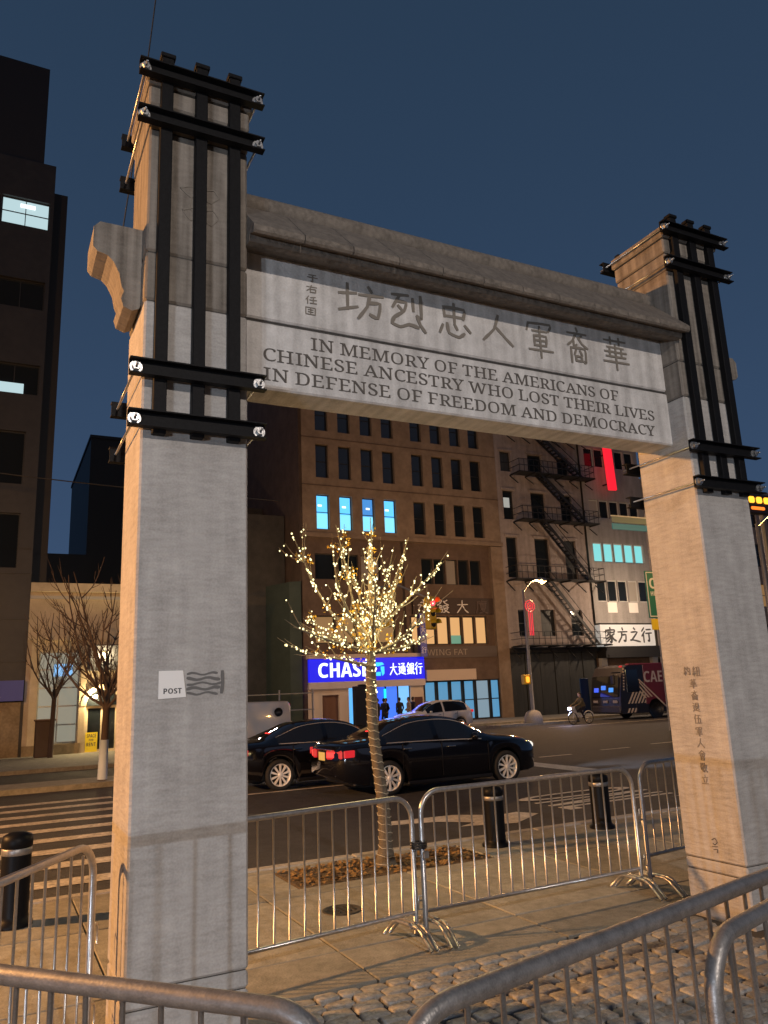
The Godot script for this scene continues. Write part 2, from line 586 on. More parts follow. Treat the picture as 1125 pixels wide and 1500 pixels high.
func ground() -> void:
	structure(sheet(self, "road", -160, 260, -8.55, -420, 0.0, M.asphalt))
	# plaza: a dark bed with slabs laid on it
	var plaza := struct("plaza")
	var st := flat()
	box(st, Vector3(-20, -0.12, 20.8), Vector3(160, 0.16, 58.6))
	put(plaza, "bed", st, M.bed)
	var xs := [-11.2, -9.7, -8.2, -6.7, -5.2, -3.7, -2.2, -0.7, 0.82, 2.34, 3.87, 5.40, 6.92, 8.45, 9.98, 11.5, 13.0, 14.5]
	var rows := [[-5.60, -7.20], [-4.95, -5.60]]
	for i in xs.size() - 1:
		var x0: float = xs[i]
		var x1: float = xs[i + 1]
		for r in rows:
			slab(plaza, x0, x1, r[0], r[1])
		# the row along the kerb leaves room for the tree pit
		if x0 > 2.3 and x1 < 5.5:
			slab(plaza, x0, x1, -7.20, -7.46)
			slab(plaza, x0, x1, -8.28, -8.42)
		else:
			slab(plaza, x0, x1, -7.20, -8.42)
	slab(plaza, 2.34, 2.74, -7.46, -8.28)
	slab(plaza, 4.95, 5.40, -7.46, -8.28)
	# slabs left of the setts, and under the arch's left pillar
	for i in 9:
		var x1: float = xs[9 - i] if i > 0 else 1.62
		var x0: float = xs[8 - i]
		for z in [-3.45, -1.95, -0.45, 1.05]:
			slab(plaza, x0, x1, z, z - 1.5)
	for k in 12:
		bx(plaza, "kerbstone", Vector3(-10 + k * 2.5, -0.065, -8.5), Vector3(2.485, 0.15, 0.15), M.kerb, 0.015)
	# tree pit: soil with fallen leaves
	var soil := inst(self, "soil", box_mesh(Vector3(2.19, 0.06, 0.80), 0.01), M.soil, Transform3D(Basis.IDENTITY, Vector3(3.845, -0.035, -7.87)))
	structure(soil)
	var lf := flat()
	for k in 900:
		var p := Vector3(rng.randf_range(2.78, 4.9), 0.004 + rng.randf() * 0.02, rng.randf_range(-8.24, -7.5))
		var b := Basis.from_euler(Vector3(rng.randf_range(-0.5, 0.5), rng.randf() * TAU, rng.randf_range(-0.5, 0.5)))
		var s := rng.randf_range(0.012, 0.03)
		tri(lf, p + b * Vector3(-s, 0, -s * 0.5), p + b * Vector3(0, 0.004, -s), p + b * Vector3(s, 0, 0))
		tri(lf, p + b * Vector3(-s, 0, -s * 0.5), p + b * Vector3(s, 0, 0), p + b * Vector3(-s * 0.3, 0.003, s))
	var lo := put(self, "leaf_litter", lf, M.litter)
	lo.set_meta("kind", "stuff")
	tag(lo, "brown fallen leaves scattered over the soil of the tree pit", "leaves")
	# far pavements
	structure(sheet(self, "pavement", 4.6, 200, -41.0, -49.2, 0.13, M.slabs[3], 0.2))
	structure(sheet(self, "pavement", -60, 12.0, -29.0, -39.2, 0.13, M.slabs[1], 0.2))
	structure(sheet(self, "traffic_island", -14, 4.6, -21.4, -23.2, 0.13, M.slabs[0], 0.2))
	structure(sheet(self, "traffic_island", 25.6, 31.0, -37.1, -38.6, 0.12, M.slabs[2], 0.2))
	# painted markings
	for k in 3:
		var x0: float = [14.0, 16.65, 19.15][k]
		marking("lane_marking", strip(x0, x0 + 1.15, -18.45 - 0.45 * k, -18.6 - 0.45 * k))
	for k in 6:
		marking("lane_marking", strip(23.0 + k * 3.0, 24.2 + k * 3.0, -19.6, -19.75))
	marking("lane_marking", strip(1.0, 7.4, -16.42, -16.58))
	marking("stop_line", [[12.0, -14.5], [12.62, -14.5], [12.95, -17.6], [12.35, -17.6]])
	marking("lane_marking", strip(26.0, 60.0, -33.3, -33.5))
	# headlight trails, painted as pale bars along the way the cars go
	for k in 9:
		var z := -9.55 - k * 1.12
		marking("trail_bar", strip(-3.2, 2.55, z, z - 0.40), 0.006, M.trail_paint)
	# turn arrow and the word before it
	marking("turn_arrow", [[5.3, -11.0], [6.5, -10.86], [7.0, -10.35], [7.35, -10.42], [7.5, -10.05], [6.75, -9.55], [6.0, -9.85], [6.35, -10.02], [5.98, -10.45], [5.3, -10.66]])
	var only := txt(self, "road_lettering", "ONLY", 2.0, 2.4, Transform3D(Basis(Vector3(0, 0, 1), Vector3(1, 0, 0), Vector3(0, -1, 0)), Vector3(9.3, gy(-10.6) + 0.008, -10.6)), M.paint, false, false, 0.004)
	structure(only)

func box_mesh(s: Vector3, ch := 0.0) -> Mesh:
	var st := flat()
	if ch > 0.0:
		cbox(st, Vector3.ZERO, s, ch)
	else:
		box(st, Vector3.ZERO, s)
	st.generate_normals()
	return st.commit()

func slab(parent: Node, x0: float, x1: float, z0: float, z1: float) -> void:
	var s := Vector3(absf(x1 - x0) - 0.012, 0.06, absf(z1 - z0) - 0.012)
	var c := Vector3((x0 + x1) / 2, -0.030 + rng.randf_range(-0.003, 0.002), (z0 + z1) / 2)
	bx(parent, "slab", c, s, M.slabs[rng.randi() % 4], 0.006)

# granite setts, laid in courses that run along the arch
func cobbles() -> void:
	var bed := struct("sett_paving")
	bx(bed, "bed", Vector3(5.3, -0.034, -2.2), Vector3(7.3, 0.05, 5.4), M.bed)
	var variants := []
	for k in 7:
		var st := smooth()
		sett(st, Vector3.ZERO, Vector3(1, 1, 1))
		st.generate_normals()
		variants.append(st.commit())
	var spots := []
	var z := -4.88
	var row := 0
	while z < 0.4:
		var d := rng.randf_range(0.108, 0.128)
		var x := 1.7 - rng.randf() * 0.15
		while x < 8.9:
			var w := rng.randf_range(0.14, 0.215)
			if not (x + w > 5.0 and x < 5.7 and z < -4.26):
				spots.append([x + w / 2, z + d / 2, w - 0.016, d - 0.015, absf((x + w / 2) / 1.05 + z - 0.3)])
			x += w
		z += d
		row += 1
	spots.sort_custom(func(a, b): return a[4] < b[4])
	var rest := smooth()
	for i in spots.size():
		var s: Array = spots[i]
		var c := Vector3(s[0], -0.012 + rng.randf_range(-0.008, 0.006), s[1])
		var bs := Basis.from_euler(Vector3(rng.randf_range(-0.04, 0.04), rng.randf_range(-0.07, 0.07), rng.randf_range(-0.04, 0.04)))
		var size := Vector3(s[2], 0.07, s[3])
		if i < 300:
			inst(bed, "sett", variants[rng.randi() % 7], M.setts[rng.randi() % 5], Transform3D(bs * Basis.from_scale(size), c))
		else:
			sett(rest, c, size, bs)
	var o := put(bed, "sett_field", rest, M.setts[0])
	o.set_meta("kind", "stuff")

# one stone: a pillow-topped block, sides battered inwards
func sett(st: SurfaceTool, c: Vector3, s: Vector3, bs := Basis.IDENTITY) -> void:
	var rings := []
	for lv in [[0.5, -0.5], [0.5, 0.26], [0.475, 0.37], [0.41, 0.43]]:
		var ring := []
		for k in 8:
			var u: Vector2 = [Vector2(1, -0.76), Vector2(1, 0.76), Vector2(0.84, 1), Vector2(-0.84, 1), Vector2(-1, 0.76), Vector2(-1, -0.76), Vector2(-0.84, -1), Vector2(0.84, -1)][k] * lv[0]
			var j := 0.022 if lv[0] > 0.4 else 0.035
			ring.append(c + bs * (Vector3(u.x + rng.randf_range(-j, j), lv[1] + rng.randf_range(-j, j), u.y + rng.randf_range(-j, j)) * s))
		rings.append(ring)
	var top := c + bs * (Vector3(0, 0.47, 0) * s)
	for i in 3:
		for k in 8:
			quad_out(st, rings[i][k], rings[i][(k + 1) % 8], rings[i + 1][(k + 1) % 8], rings[i + 1][k], c)
	for k in 8:
		tri_out(st, rings[3][k], rings[3][(k + 1) % 8], top, c)

# ---------------------------------------------------------------- the memorial arch
const ALONG_X := Transform3D(Basis(Vector3(0, 0, 1), Vector3(0, 1, 0), Vector3(1, 0, 0)), Vector3.ZERO)  # a section in (z, y) run along x
const GLYPHS := {
	"fang": "5,35 40,28;22,6 22,76;4,82 42,66;68,4 74,16;48,30 98,24;70,28 64,60 44,97;66,50 92,46 86,88 70,82",
	"lie": "8,12 52,8;28,12 8,45;22,28 46,28 40,50 10,72;24,40 32,48;65,15 66,46;88,5 88,64 76,58;12,70 4,88 28,94 52,84 78,88;76,60 84,80 97,97",
	"zhong": "20,15 22,42;20,15 80,13 76,42;22,40 78,38;50,2 50,58;15,68 6,90;28,62 32,88 60,96 76,84;50,62 56,74;80,60 94,76",
	"ren": "54,4 40,50 4,92;46,44 70,70 96,96",
	"jun": "12,16 6,34;12,16 90,12 82,30;25,34 75,32;30,46 30,70;30,46 72,44 70,68;30,57 70,56;30,70 70,68;10,82 92,80;50,22 50,99",
	"yi": "50,2 54,10;10,18 90,16;46,18 30,38 8,52;34,36 34,54 46,48;58,28 70,22;54,28 70,44 92,54;20,58 20,98;20,58 80,57 80,94 72,92;40,64 34,76;58,64 66,76;38,80 38,92;38,80 62,80 62,92;38,92 62,92",
	"hua": "10,14 90,12;34,4 34,24;66,4 66,24;20,34 80,33;10,48 90,46;28,40 28,58;72,40 72,58;14,62 86,60;4,78 96,76;50,26 50,99",
	"yu": "20,10 80,8;8,40 92,38;52,10 52,90 38,82",
	"you": "8,25 92,22;48,5 36,45 8,75;38,52 38,90;38,52 84,50 80,88;38,88 82,86",
	"ren2": "30,5 6,50;20,35 20,95;85,10 45,22;38,50 96,46;68,18 68,85;42,88 94,85",
	"seal": "10,10 10,90;10,10 90,10;90,10 90,90;10,90 90,90;30,35 70,35;50,20 50,80;30,62 70,62",
	"da": "8,38 92,34;50,6 46,45 6,95;50,42 70,75 95,95",
	"tong": "12,8 22,18;6,36 24,34 16,60 24,74;6,92 30,80 96,94;40,10 82,8 64,22;40,32 40,78;40,32 86,31 86,76;40,46 86,46;40,61 86,61;63,30 63,78",
	"yin": "26,4 6,36;26,6 48,30;14,40 42,38;10,56 46,54;28,38 28,88;14,64 18,78;42,62 38,76;6,92 48,86;58,12 58,92 74,80;58,12 90,11 88,46;58,28 88,28;58,46 88,46;92,54 74,64;68,48 80,72 97,92",
	"xing": "30,4 8,26;34,28 6,58;22,46 22,97;50,16 92,14;44,40 98,38;74,40 74,92 62,86",
	"yong": "46,4 56,14;30,24 54,22 54,92 40,84;8,42 34,40 8,78;84,24 58,44;56,36 72,66 96,86",
	"fa": "14,10 44,8 26,30 6,42;24,16 34,26;86,4 62,18;56,12 72,30 96,40;20,48 44,46 42,58;20,60 42,58;20,60 20,72;20,72 46,70 40,94 28,88;58,46 84,45 84,58 96,58;58,46 54,60;56,66 88,64 74,84 52,96;60,72 76,86 96,96",
	"sha": "50,2 54,10;14,14 94,12;16,14 14,60 4,96;26,26 92,25;40,32 40,62;40,32 82,32 82,62;40,42 82,42;40,52 82,52;40,62 82,62;52,66 36,82;44,72 76,70 56,88 30,98;50,78 70,90 96,96",
	"niu": "26,4 10,26 30,28;34,18 8,50 36,48;22,50 22,94;8,62 6,80;36,60 40,76;50,12 94,10 88,90;66,12 60,90;52,48 88,46;46,92 98,90",
	"yue": "26,4 10,26 30,28;34,18 8,50 36,48;22,50 22,94;8,62 6,80;36,60 40,76;62,6 50,34;58,24 92,22 88,88 74,80;62,44 72,58",
	"tui": "12,8 22,18;6,36 24,34 16,60 24,74;6,92 30,80 96,94;44,10 44,76 58,66;44,10 82,9 80,40;44,25 80,24;44,40 80,39;88,46 72,56;62,44 76,64 92,76",
	"wu": "28,5 6,48;18,36 18,96;40,14 92,12;62,14 54,88;42,46 86,44 82,88;34,92 98,90",
	"hui": "50,2 8,34;50,2 92,34;32,30 68,30;24,40 24,60;24,40 76,40 76,60;24,60 76,60;50,42 50,58;32,68 32,98;32,68 70,68 70,98;32,82 70,82;32,97 70,97",
	"jing": "8,16 48,14;18,6 18,24;38,6 38,24;16,28 6,46;14,38 44,36 42,90 32,84;16,50 16,72;16,50 32,50 32,70;16,72 32,70;66,6 54,40;60,26 96,24;86,26 74,66 50,94;62,42 74,72 96,94",
	"li": "50,4 54,16;14,28 86,26;30,40 38,74;72,38 62,76;6,90 94,88",
	"jia": "50,2 52,12;10,18 8,34;10,18 90,16 84,32;24,34 78,32;46,34 14,56;40,44 60,70 56,96 42,90;48,56 10,76;54,66 14,92;82,42 60,54;58,52 74,74 96,86",
	"fang2": "50,4 54,16;8,30 92,28;44,30 38,62 8,96;42,50 80,48 74,90 58,84",
	"zhi": "46,4 56,14;18,32 78,30 20,82;6,84 30,82 96,94",
}

func stone_block(parent: Node, x0: float, x1: float, y0: float, y1: float, z0: float, z1: float, m: Material, called := "stone_block", ch := 0.012) -> MeshInstance3D:
	var st := flat()
	cbox(st, Vector3((x0 + x1) / 2, (y0 + y1) / 2, (z0 + z1) / 2), Vector3(absf(x1 - x0), absf(y1 - y0), absf(z1 - z0)), ch)
	return put(parent, called, st, m)

func at3(x: float, y: float, z: float) -> Transform3D:
	return Transform3D(Basis.IDENTITY, Vector3(x, y, z))

func arch() -> void:
	var a := thing("memorial_arch", "grey stone memorial arch with carved inscription lintel on two square pillars", "arch")
	var zf := -4.30
	var zb := -4.88
	for side in 2:
		var x0: float = [0.672, 5.037][side]
		var x1 := x0 + 0.62
		var p := sub("pillar", a)
		stone_block(p, x0 + 0.012, x1 - 0.012, -0.05, 5.60, zb + 0.012, zf - 0.012, M.joint, "core", 0.002)
		for c in [[-0.02, 0.328], [0.334, 0.414], [0.420, 4.086], [4.094, 4.404], [4.412, 5.252]]:
			stone_block(p, x0, x1, c[0], c[1], zb, zf, M.stone if c[0] < 4.0 else M.stained)
		stone_block(p, x0 - 0.004, x1 + 0.004, 5.258, 5.415, zb - 0.004, zf + 0.004, M.stained, "cap_course")
		stone_block(p, x0 - 0.012, x1 + 0.012, 5.421, 5.555, zb - 0.012, zf + 0.012, M.stained, "cap_course")
		stone_block(p, x0 - 0.028, x1 + 0.028, 5.561, 5.665, zb - 0.028, zf + 0.028, M.stained, "cap_course")
		# scrolled bracket on the outer side
		var prof := [[0.0, 4.62], [-0.25, 4.62], [-0.285, 4.58], [-0.285, 4.45], [-0.26, 4.42], [-0.20, 4.405], [-0.165, 4.37], [-0.13, 4.30], [-0.115, 4.22], [-0.10, 4.19], [-0.115, 4.14], [-0.10, 4.09], [-0.05, 4.07], [-0.01, 4.09], [0.0, 4.12]]
		var q := []
		for v in prof:
			q.append([x0 + v[0] if side == 0 else x1 - v[0], v[1]])
		var st := flat()
		prism(st, pv(q), -4.76, -4.44)
		put(a, "bracket", st, M.stained)
	# lintel: two panels with a shadow joint between them
	var l := sub("lintel", a)
	stone_block(l, 1.28, 5.05, 3.705, 4.168, -4.745, -4.475, M.panel, "lower_panel")
	stone_block(l, 1.28, 5.05, 4.190, 4.72, -4.745, -4.475, M.panel, "upper_panel")
	stone_block(l, 1.29, 5.04, 4.16, 4.20, -4.73, -4.50, M.joint, "joint", 0.001)
	for t in [["IN MEMORY OF THE AMERICANS OF", 1.78, 4.48, 4.014, 0.088], ["CHINESE ANCESTRY WHO LOST THEIR LIVES", 1.45, 4.86, 3.888, 0.088], ["IN DEFENSE OF FREEDOM AND DEMOCRACY", 1.45, 4.85, 3.752, 0.088]]:
		txt(l, "inscription", t[0], t[2] - t[1], t[4], at3((t[1] + t[2]) / 2, t[3] + t[4] / 2 + 0.012, -4.4735), M.carved_thin, true, false, 0.006)
	var big := [["fang", 1.98, 2.34, 0.27], ["lie", 2.39, 2.68, 0.30], ["zhong", 2.78, 3.08, 0.28], ["ren", 3.17, 3.46, 0.25], ["jun", 3.58, 3.86, 0.34], ["yi", 3.98, 4.22, 0.32], ["hua", 4.36, 4.65, 0.30]]
	for b in big:
		glyph(l, "carved_character", GLYPHS[b[0]], at3((b[1] + b[2]) / 2, 4.452, -4.474), b[2] - b[1], b[3], 0.0165 if b[0] in ["fang", "lie", "zhong", "ren"] else 0.0135, M.carved)
	for k in 4:
		glyph(l, "carved_signature", GLYPHS[["yu", "you", "ren2", "seal"][k]], at3(1.80 - 0.006 * k, 4.555 - k * 0.082, -4.474), 0.085, 0.062, 0.005, M.carved, 0.003)
	# ridged stone roof over the lintel
	var r := sub("roof", a)
	var xs := []
	for k in 12:
		xs.append(1.285 + 3.76 * k / 11.0)
	for k in 11:
		for back in 2:
			var s := -1.0 if back == 1 else 1.0
			var st := flat()
			var sec := [[0.44 * s, 4.600], [0.455 * s, 4.612], [0.455 * s, 4.650], [0.43 * s, 4.677], [0.10 * s, 5.005], [0.04 * s, 5.02], [0.04 * s, 4.90], [0.30 * s, 4.655]]
			prism(st, pv(sec), xs[k] + 0.003, xs[k + 1] - 0.003, ALONG_X.translated(Vector3(0, 0, -4.6)))
			put(r, "roof_slab", st, M.roof)
	var sb := flat()
	prism(sb, pv([[0.355, 4.585], [0.365, 4.60], [0.365, 4.63], [0.30, 4.652], [-0.30, 4.652], [-0.365, 4.63], [-0.365, 4.60], [-0.355, 4.585], [-0.30, 4.585], [-0.16, 4.648], [0.16, 4.648], [0.30, 4.585]]), 1.285, 5.045, ALONG_X.translated(Vector3(0, 0, -4.6)))
	put(r, "eave_moulding", sb, M.roof)
	stone_block(r, 1.29, 5.04, 4.70, 4.95, -4.72, -4.48, M.joint, "core", 0.001)
	var rd := smooth()
	var pts := []
	for k in 31:
		pts.append(Vector3(1.285 + 3.76 * k / 30.0, 5.072, -4.6))
	tube(rd, pts, 0.088, 16)
	put(r, "ridge_roll", rd, M.roof)
	# the column of small characters on the right pillar's inner face
	var face := Basis(Vector3(0, 0, 1), Vector3(0, 1, 0), Vector3(-1, 0, 0))
	var col := ["hua", "yi", "tui", "wu", "jun", "ren", "hui", "jing", "li"]
	glyph(a, "carved_column", GLYPHS.yue, Transform3D(face, Vector3(5.0365, 1.84, -4.625)), 0.07, 0.075, 0.0045, M.carved, 0.003)
	glyph(a, "carved_column", GLYPHS.niu, Transform3D(face, Vector3(5.0365, 1.835, -4.535)), 0.075, 0.08, 0.0045, M.carved, 0.003)
	for k in col.size():
		glyph(a, "carved_column", GLYPHS[col[k]], Transform3D(face, Vector3(5.0365, 1.742 - k * 0.0915, -4.578)), 0.072, 0.074, 0.0045, M.carved, 0.003)
	glyph(a, "carved_mark", "20,20 60,8 80,30 50,48 30,40;20,60 80,56;30,78 74,72 70,92", Transform3D(face, Vector3(5.0365, 0.535, -4.565)), 0.08, 0.12, 0.004, M.carved_thin, 0.003)
	# knot ornament carved high on the left pillar, between the steel bars
	for g in ["4,20 30,10 50,24 30,36 4,20;30,36 26,60 40,74", "10,70 34,60 52,76 30,90 10,70;60,14 84,8 96,24 76,40 58,30", "60,62 82,56 96,72 78,92 60,80 60,62;80,40 82,56"]:
		glyph(a, "carved_ornament", g, at3(0.985, 4.79, -4.299), 0.26, 0.30, 0.0045, M.carved, 0.003)
	# grey painted strokes beside the notice
	for k in 5:
		var y := 1.922 - k * 0.026
		var st := flat()
		var pl := []
		for i in 8:
			pl.append(Vector2(0.955 + i * (0.185 - 0.012 * absf(k - 2)) / 7.0, y + 0.006 * sin(i * 1.3 + k * 2.0)))
		brush(st, pl, 0.007 + 0.0025 * (k % 2), 0.0022 + 0.0004 * k, at3(0, 0, -4.2995))
		put(a, "paint_stroke", st, M.paint_grey)
	var stv := flat()
	brush(stv, [Vector2(1.145, 1.93), Vector2(1.148, 1.87), Vector2(1.142, 1.82)], 0.012, 0.0048, at3(0, 0, -4.2995))
	put(a, "paint_stroke", stv, M.paint_grey)
	var n := thing("paper_notice", "small white paper notice reading POST stuck on the left pillar", "notice")
	var sp := flat()
	prism(sp, pv([[0.802, 1.942], [0.93, 1.942], [0.948, 1.802], [0.802, 1.796]]), -4.2985, -4.294)
	put(n, "sheet", sp, M.paper)
	txt(n, "lettering", "POST", 0.095, 0.028, at3(0.876, 1.836, -4.2935), M.ink, false, true, 0.002)

# steel strapping that holds each pillar: upright bars, channels front and back, threaded rods between them
func bracing() -> void:
	for side in 2:
		var px: float = [0.672, 5.037][side]
		var o := thing("steel_bracing", ["black steel bars and channels clamped round the left pillar", "black steel bars and channels clamped round the right pillar"][side], "bracing", Vector3(px, 0, 0), 0.0, "steel bracing on the arch pillars")
		for k in 3:
			var x: float = [[0.092, 0.309, 0.523], [0.10, 0.315, 0.53]][side][k]
			bx(o, "upright_bar", Vector3(x, 4.50, -4.268), Vector3(0.074, 2.50, 0.052), M.steel_black, 0.004)
			bx(o, "bar_cap", Vector3(x, 5.765, -4.268), Vector3(0.092, 0.03, 0.07), M.steel_black, 0.004)
			bx(o, "rear_bar", Vector3(x, 4.50, -4.912), Vector3(0.074, 2.50, 0.052), M.steel_black, 0.004)
		for y in [5.61, 5.275, 3.622, 3.318]:
			for back in 2:
				var s := 1.0 if back == 0 else -1.0
				var z := -4.24 if back == 0 else -4.94
				var st := flat()
				var prof := pv([[0.0, -0.048], [0.055 * s, -0.048], [0.055 * s, -0.040], [0.010 * s, -0.038], [0.010 * s, 0.038], [0.055 * s, 0.040], [0.055 * s, 0.048], [0.0, 0.048]])
				prism(st, prof, -0.085, 0.705, ALONG_X.translated(Vector3(0, y, z)))
				put(o, "channel", st, M.steel_black)
			for x in [-0.048, 0.668]:
				var st := smooth()
				tube(st, [Vector3(x, y, -5.02), Vector3(x, y, -4.165)], 0.0075, 8)
				put(o, "threaded_rod", st, M.galv)
				var nt := flat()
				tube(nt, [Vector3(x, y, -4.229), Vector3(x, y, -4.222)], 0.036, 14)
				tube(nt, [Vector3(x, y, -4.2215), Vector3(x, y, -4.196)], 0.024, 6)
				put(o, "nut", nt, M.galv)

# ---------------------------------------------------------------- buildings
# a wall in the xy plane at z with real openings; holes are [x0, x1, y0, y1]; the reveals go back by depth
func holed_wall(parent: Node, called: String, x0: float, x1: float, y0: float, y1: float, z: float, holes: Array, depth: float, m: Material) -> MeshInstance3D:
	var st := flat()
	var xs := [x0, x1]
	var ys := [y0, y1]
	for h in holes:
		for v in [h[0], h[1]]:
			if v > x0 and v < x1 and not xs.has(v):
				xs.append(v)
		for v in [h[2], h[3]]:
			if v > y0 and v < y1 and not ys.has(v):
				ys.append(v)
	xs.sort()
	ys.sort()
	for j in ys.size() - 1:
		var run := -1.0
		for i in xs.size():
			var solid := false
			if i < xs.size() - 1:
				solid = true
				var cx: float = (xs[i] + xs[i + 1]) / 2
				var cy: float = (ys[j] + ys[j + 1]) / 2
				for h in holes:
					if cx > h[0] and cx < h[1] and cy > h[2] and cy < h[3]:
						solid = false
						break
			if solid and run == -1.0:
				run = xs[i]
			elif not solid and run != -1.0:
				box_faces(st, run, xs[i], ys[j], ys[j + 1], z)
				run = -1.0
	for h in holes:
		var c := Vector3((h[0] + h[1]) / 2, (h[2] + h[3]) / 2, z)
		var zb := z - depth
		var q := [Vector3(h[0], h[2], z), Vector3(h[1], h[2], z), Vector3(h[1], h[3], z), Vector3(h[0], h[3], z)]
		for k in 4:
			var a: Vector3 = q[k]
			var b: Vector3 = q[(k + 1) % 4]
			var a2 := Vector3(a.x, a.y, zb)
			var b2 := Vector3(b.x, b.y, zb)
			# faces look into the opening
			if (b2 - a).cross(b - a).dot(c - a) >= 0.0:
				tri(st, a, b, b2)
				tri(st, a, b2, a2)
			else:
				tri(st, a, b2, b)
				tri(st, a, a2, b2)
	return put(parent, called, st, m)

func box_faces(st: SurfaceTool, x0: float, x1: float, y0: float, y1: float, z: float) -> void:
	tri(st, Vector3(x0, y0, z), Vector3(x0, y1, z), Vector3(x1, y1, z))
	tri(st, Vector3(x0, y0, z), Vector3(x1, y1, z), Vector3(x1, y0, z))

# a window set back in its opening: frame bars in front of a pane
func window(parent: Node, h: Array, z: float, pane: Material, frame: Material, cols := 1, rows := 2, bar := 0.06, called := "window") -> void:
	var w: float = h[1] - h[0]
	var t: float = h[3] - h[2]
	var st := flat()
	for s in [-1, 1]:
		box(st, Vector3((h[0] + h[1]) / 2 + s * (w - bar) / 2, (h[2] + h[3]) / 2, z), Vector3(bar, t, 0.07))
		box(st, Vector3((h[0] + h[1]) / 2, (h[2] + h[3]) / 2 + s * (t - bar) / 2, z), Vector3(w - 2 * bar, bar, 0.07))
	for k in range(1, cols):
		box(st, Vector3(h[0] + w * k / cols, (h[2] + h[3]) / 2, z), Vector3(bar * 0.8, t - 2 * bar, 0.06))
	for k in range(1, rows):
		box(st, Vector3((h[0] + h[1]) / 2, h[2] + t * k / rows, z + 0.004), Vector3(w - 2 * bar, bar * 0.8, 0.06))
	var f := put(parent, called, st, frame)
	bx(f, "pane", Vector3((h[0] + h[1]) / 2, (h[2] + h[3]) / 2, z - 0.02), Vector3(w - bar, t - bar, 0.02), pane)

func mass(parent: Node, called: String, x0: float, x1: float, y0: float, y1: float, z0: float, z1: float, m: Material) -> MeshInstance3D:
	return bx(parent, called, Vector3((x0 + x1) / 2, (y0 + y1) / 2, (z0 + z1) / 2), Vector3(absf(x1 - x0), absf(y1 - y0), absf(z1 - z0)), m)

